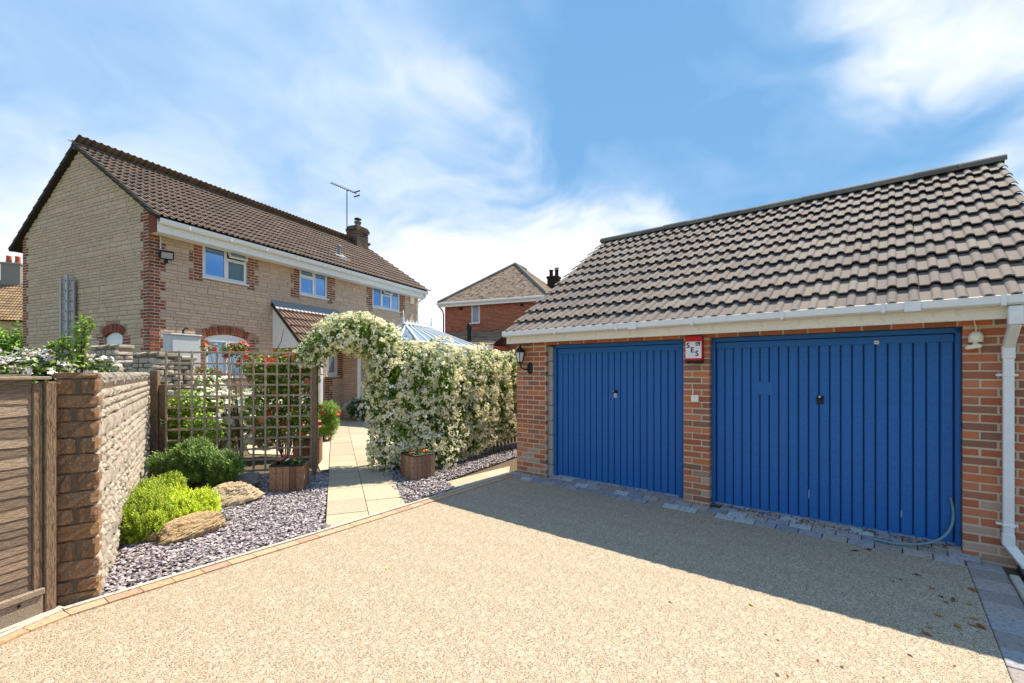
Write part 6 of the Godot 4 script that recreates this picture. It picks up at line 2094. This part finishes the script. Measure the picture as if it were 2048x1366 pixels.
	put("sensor_neck", B.new().tube([Vector3(0, -0.05, 0.03), Vector3(-0.01, -0.075, 0.035)], 0.02, 0.016, 10).done(), M.ivory, se)
	put("cable", B.new().tube([Vector3(0.0, 0.045, 0.02), Vector3(0.004, 0.08, 0.014), Vector3(-0.004, 0.12, 0.012), Vector3(-0.012, 0.16, 0.012)], 0.0055, 0.0055, 6).done(), M.ivory, se)
	var hs := on_garage("hose", "pale blue green hose curling out from under the right door", "hose", Vector3(5.0, 0, 0))
	var hp := []
	for k in 17:
		var t := k / 16.0
		hp.append(Vector3(0.02 + 0.055 * sin(t * PI * 0.9) - 0.26 * t * t, 0.47 - 0.40 * sin(t * PI / 2) - 0.025 * t * t + 0.03, -0.09 + 0.2 * t * t))
	hp.append(Vector3(-0.36, 0.048, 0.12))
	hp.append(Vector3(-0.52, 0.05, 0.11))
	put("hose_tube", B.new().tube(hp, 0.011, 0.011, 8).done(), M.hose, hs)
	var dr := on_garage("drain_gully", "black plastic drain gully below the white downpipe", "drain", Vector3(5.53, 0, 0.16))
	put("rim", B.new().holed(Rect2(-0.12, -0.12, 0.24, 0.24), -0.03, 0.03, [Rect2(-0.09, -0.09, 0.18, 0.18)], Transform3D(Basis(Vector3.RIGHT, -PI / 2), Vector3(0, 0.01, 0))).done(), M.black, dr)
	put("grate", B.new().bar(Vector3(-0.09, 0.015, -0.05), Vector3(0.09, 0.015, -0.05), 0.015, 0.01).bar(Vector3(-0.09, 0.015, 0), Vector3(0.09, 0.015, 0), 0.015, 0.01).bar(Vector3(-0.09, 0.015, 0.05), Vector3(0.09, 0.015, 0.05), 0.015, 0.01).done(), M.black, dr)

	# fittings on the house
	var hb := Basis(Vector3.UP, deg_to_rad(66.1))
	var ho := Vector3(-8.37, 0, -10.5)
	var fl := thing("floodlight", "black security floodlight with sensor on the brick corner of house", "floodlight", ho + hb * Vector3(0.22, 4.38, 0.01), deg_to_rad(66.1))
	put("bracket", B.new().cbox(Vector3(0, 0, 0.05), Vector3(0.08, 0.1, 0.1), 0.01).done(), M.black, fl)
	var lampx := Transform3D(Basis(Vector3.UP, -0.3) * Basis(Vector3.RIGHT, 0.35), Vector3(0.05, 0.0, 0.16))
	put("lamp_housing", B.new().cbox(Vector3.ZERO, Vector3(0.28, 0.2, 0.1), 0.02, lampx).done(), M.black, fl)
	put("lamp_glass", B.new().cbox(Vector3(0, 0, 0.052), Vector3(0.22, 0.14, 0.008), 0.002, lampx).done(), M.alu, fl)
	put("sensor", B.new().lathe(Vector3(0.06, -0.18, 0.12), [Vector2(0.0, -0.02), Vector2(0.035, 0.0), Vector2(0.045, 0.05), Vector2(0.03, 0.09)], 12).done(), M.black, fl)
	put("cable", B.new().tube([Vector3(0.0, 0.05, 0.02), Vector3(0.0, 0.45, 0.012)], 0.012, 0.012, 6).done(), M.white, fl)
	var bell := thing("bell_box", "small pale alarm bell box under eaves at the house's far end", "alarm box", ho + hb * Vector3(9.95, 4.72, 0.0), deg_to_rad(66.1))
	put("cover", B.new().cbox(Vector3(0, 0, 0.05), Vector3(0.26, 0.34, 0.1), 0.05).done(), M.ivory, bell)
	var cab := thing("meter_cabinet", "grey metal cabinet on legs beside the house corner", "cabinet", ho + hb * Vector3(0.42, 0, 0.5), deg_to_rad(66.1))
	put("case", B.new().cbox(Vector3(0, 2.12, 0), Vector3(0.66, 0.74, 0.3), 0.012).done(), M.greybox, cab)
	put("lid", B.new().cbox(Vector3(0, 2.505, 0.01), Vector3(0.7, 0.03, 0.35), 0.006).done(), M.greybox, cab)
	put("door", B.new().cbox(Vector3(0, 2.12, 0.153), Vector3(0.6, 0.68, 0.012), 0.004).done(), M.greybox, cab)
	put("vent_pipe", B.new().tube([Vector3(0.05, 2.5, -0.05), Vector3(0.05, 2.62, -0.05), Vector3(0.1, 2.68, -0.05), Vector3(0.16, 2.66, -0.05)], 0.02, 0.02, 8).done(), M.dark, cab)
	for x in [-0.3, 0.3]:
		for z in [-0.12, 0.12]:
			put("leg", B.new().cbox(Vector3(x, 0.875, z), Vector3(0.04, 1.75, 0.04), 0.004).done(), M.steel, cab)
	# ladder hung upright on the gable
	var lt := Basis(Vector3.UP, deg_to_rad(66.1 - 90))
	var ld := thing("ladder", "grey aluminium extension ladder standing upright against the gable wall", "ladder", ho + hb * Vector3(-0.03, 0.1, -3.43), deg_to_rad(66.1 - 90))
	for q in [[-0.32, 0.06, 4.02], [0.08, 0.1, 4.06], [0.27, 0.05, 3.92]]:
		put("stile", B.new().cbox(Vector3(q[0], q[2] / 2, q[1]), Vector3(0.13 if q[0] > 0 else 0.085, q[2], 0.04), 0.006).done(), M.alu, ld)
	for k in 15:
		put("rung", B.new().tube([Vector3(-0.31, 0.22 + k * 0.262, 0.055), Vector3(0.1, 0.22 + k * 0.262, 0.075)], 0.016, 0.016, 8).done(), M.alu, ld)
		for x in [0.08, 0.27]: put("rung_end", B.new().tube([Vector3(x, 0.22 + k * 0.262, 0.05), Vector3(x, 0.22 + k * 0.262, 0.126 if x < 0.2 else 0.076)], 0.02, 0.02, 8).done(), M.dark, ld)
	# television aerial strapped to the chimney
	var ta := thing("tv_aerial", "black television aerial on a mast strapped to the chimney", "aerial", Vector3(-7.4, 0, -20.4))
	put("mast", B.new().tube([Vector3(0, 7.6, 0), Vector3(0, 9.78, 0)], 0.022, 0.02, 6).done(), M.black, ta)
	put("boom", B.new().bar(Vector3(-0.47, 9.85, 0.58), Vector3(0.24, 9.85, -0.6), 0.024, 0.024).bar(Vector3(0, 9.74, 0), Vector3(0.1, 9.85, -0.2), 0.02, 0.02).done(), M.black, ta)
	for k in 12:
		var p := Vector3(-0.47, 9.87, 0.58).lerp(Vector3(0.16, 9.87, -0.46), k / 11.0)
		put("element", B.new().bar(p - Vector3(0.857, 0, 0.515) * 0.13, p + Vector3(0.857, 0, 0.515) * 0.13, 0.012, 0.012).done(), M.black, ta)
	put("reflector", B.new().bar(Vector3(0.24, 9.95, -0.6) - Vector3(0.857, 0, 0.515) * 0.2, Vector3(0.24, 9.95, -0.6) + Vector3(0.857, 0, 0.515) * 0.2, 0.015, 0.06).bar(Vector3(0.24, 9.75, -0.6) - Vector3(0.857, 0, 0.515) * 0.2, Vector3(0.24, 9.75, -0.6) + Vector3(0.857, 0, 0.515) * 0.2, 0.015, 0.06).done(), M.black, ta)
	for y in [7.75, 8.02]: put("strap", B.new().bar(Vector3(-0.02, y, 0), Vector3(0.14, y, -0.1), 0.03, 0.03).done(), M.black, ta)

	# dead leaves on the drive
	var lf := B.new()
	lf.tri(Vector3(0, 0.0, -0.5), Vector3(-0.22, 0.16, -0.1), Vector3(0, 0.03, 0.0)); lf.tri(Vector3(0, 0, -0.5), Vector3(0, 0.03, 0), Vector3(0.24, 0.1, -0.05))
	lf.tri(Vector3(-0.22, 0.16, -0.1), Vector3(-0.12, 0.2, 0.3), Vector3(0, 0.03, 0)); lf.tri(Vector3(0, 0.03, 0), Vector3(0.16, 0.05, 0.32), Vector3(0.24, 0.1, -0.05))
	lf.tri(Vector3(-0.12, 0.2, 0.3), Vector3(0.02, 0.12, 0.55), Vector3(0, 0.03, 0)); lf.tri(Vector3(0, 0.03, 0), Vector3(0.02, 0.12, 0.55), Vector3(0.16, 0.05, 0.32))
	var leaf := lf.done()
	for m in M.dryleaf: m.cull_mode = BaseMaterial3D.CULL_DISABLED
	var shade := [Vector2(3.17, -3.27), Vector2(2.99, -2.96), Vector2(2.88, -3.07), Vector2(3.2, -3.46), Vector2(3.47, -3.42), Vector2(3.28, -3.69), Vector2(2.99, -3.57), Vector2(3.08, -3.61), Vector2(3.1, -3.25), Vector2(3.2, -3.3), Vector2(3.08, -3.03), Vector2(2.69, -2.93), Vector2(2.6, -2.85), Vector2(2.88, -2.94), Vector2(3.15, -4.18), Vector2(3.3, -4.2), Vector2(3.24, -3.22), Vector2(3.02, -2.93), Vector2(3.14, -3.33)]
	for p in shade:
		var s := rng.randf_range(0.036, 0.07)
		var o := put("fallen_leaf", leaf, M.dryleaf[rng.randi() % 4], self, Transform3D(Basis(Vector3.UP, rng.randf() * TAU) * Basis.from_scale(Vector3(s, s * rng.randf_range(0.6, 1.4), s)), Vector3(p.x, 0.001, p.y)))
		tag(o, "curled brown dead leaf lying on the shaded drive by the right door", "leaf", "dead leaves on the shaded drive")
	for p in [Vector2(1.68, -3.2), Vector2(1.63, -2.79), Vector2(1.59, -2.85), Vector2(1.74, -2.59), Vector2(1.44, -2.47), Vector2(1.49, -2.46), Vector2(2.0, -2.45), Vector2(2.31, -2.64), Vector2(2.48, -2.55), Vector2(1.13, -3.25), Vector2(1.84, -2.54)]:
		var s := rng.randf_range(0.018, 0.032)
		var o := put("fallen_leaf", leaf, M.dryleaf[rng.randi() % 4], self, Transform3D(Basis(Vector3.UP, rng.randf() * TAU) * Basis.from_scale(Vector3(s, s, s)), Vector3(p.x, 0.001, p.y)))
		tag(o, "small dark dead leaf lying on the sunlit drive near the shadow edge", "leaf", "dead leaves on the sunlit drive")
	var yl := mat(C(188, 172, 60), 0.7)
	yl.cull_mode = BaseMaterial3D.CULL_DISABLED
	for q in [[Vector2(-1.05, -3.81), "yellow green leaf alone in the middle of the sunlit drive"], [Vector2(1.69, -3.22), "yellow leaf lying right on the shadow edge of the drive"]]:
		tag(put("fallen_leaf", leaf, yl, self, Transform3D(Basis.from_scale(Vector3(0.045, 0.04, 0.045)), Vector3(q[0].x, 0.001, q[0].y))), q[1], "leaf")
	# litter blown against the right door
	var bits := []
	var bc := []
	var dry := lins([C(132, 96, 62), C(112, 84, 60), C(160, 130, 92), C(92, 70, 54)])
	for k in 260:
		var gz := -0.07 + absf(rng.randfn()) * 0.07
		var q := garage_point(rng.randf_range(2.95, 5.05), gz)
		var s := rng.randf_range(0.014, 0.04)
		bits.append(Transform3D(Basis(Vector3.UP, rng.randf() * TAU) * Basis.from_scale(Vector3(s, s, s)), Vector3(q.x, 0.012 + maxf(0, 0.217 - gz) * 0.235, q.y)))
		bc.append(dry[rng.randi() % 4])
	tag(swarm("leaf_litter", leaf, M.petal, bits, bc), "dry leaf litter blown along the foot of the right garage door", "leaf litter", "", "stuff")
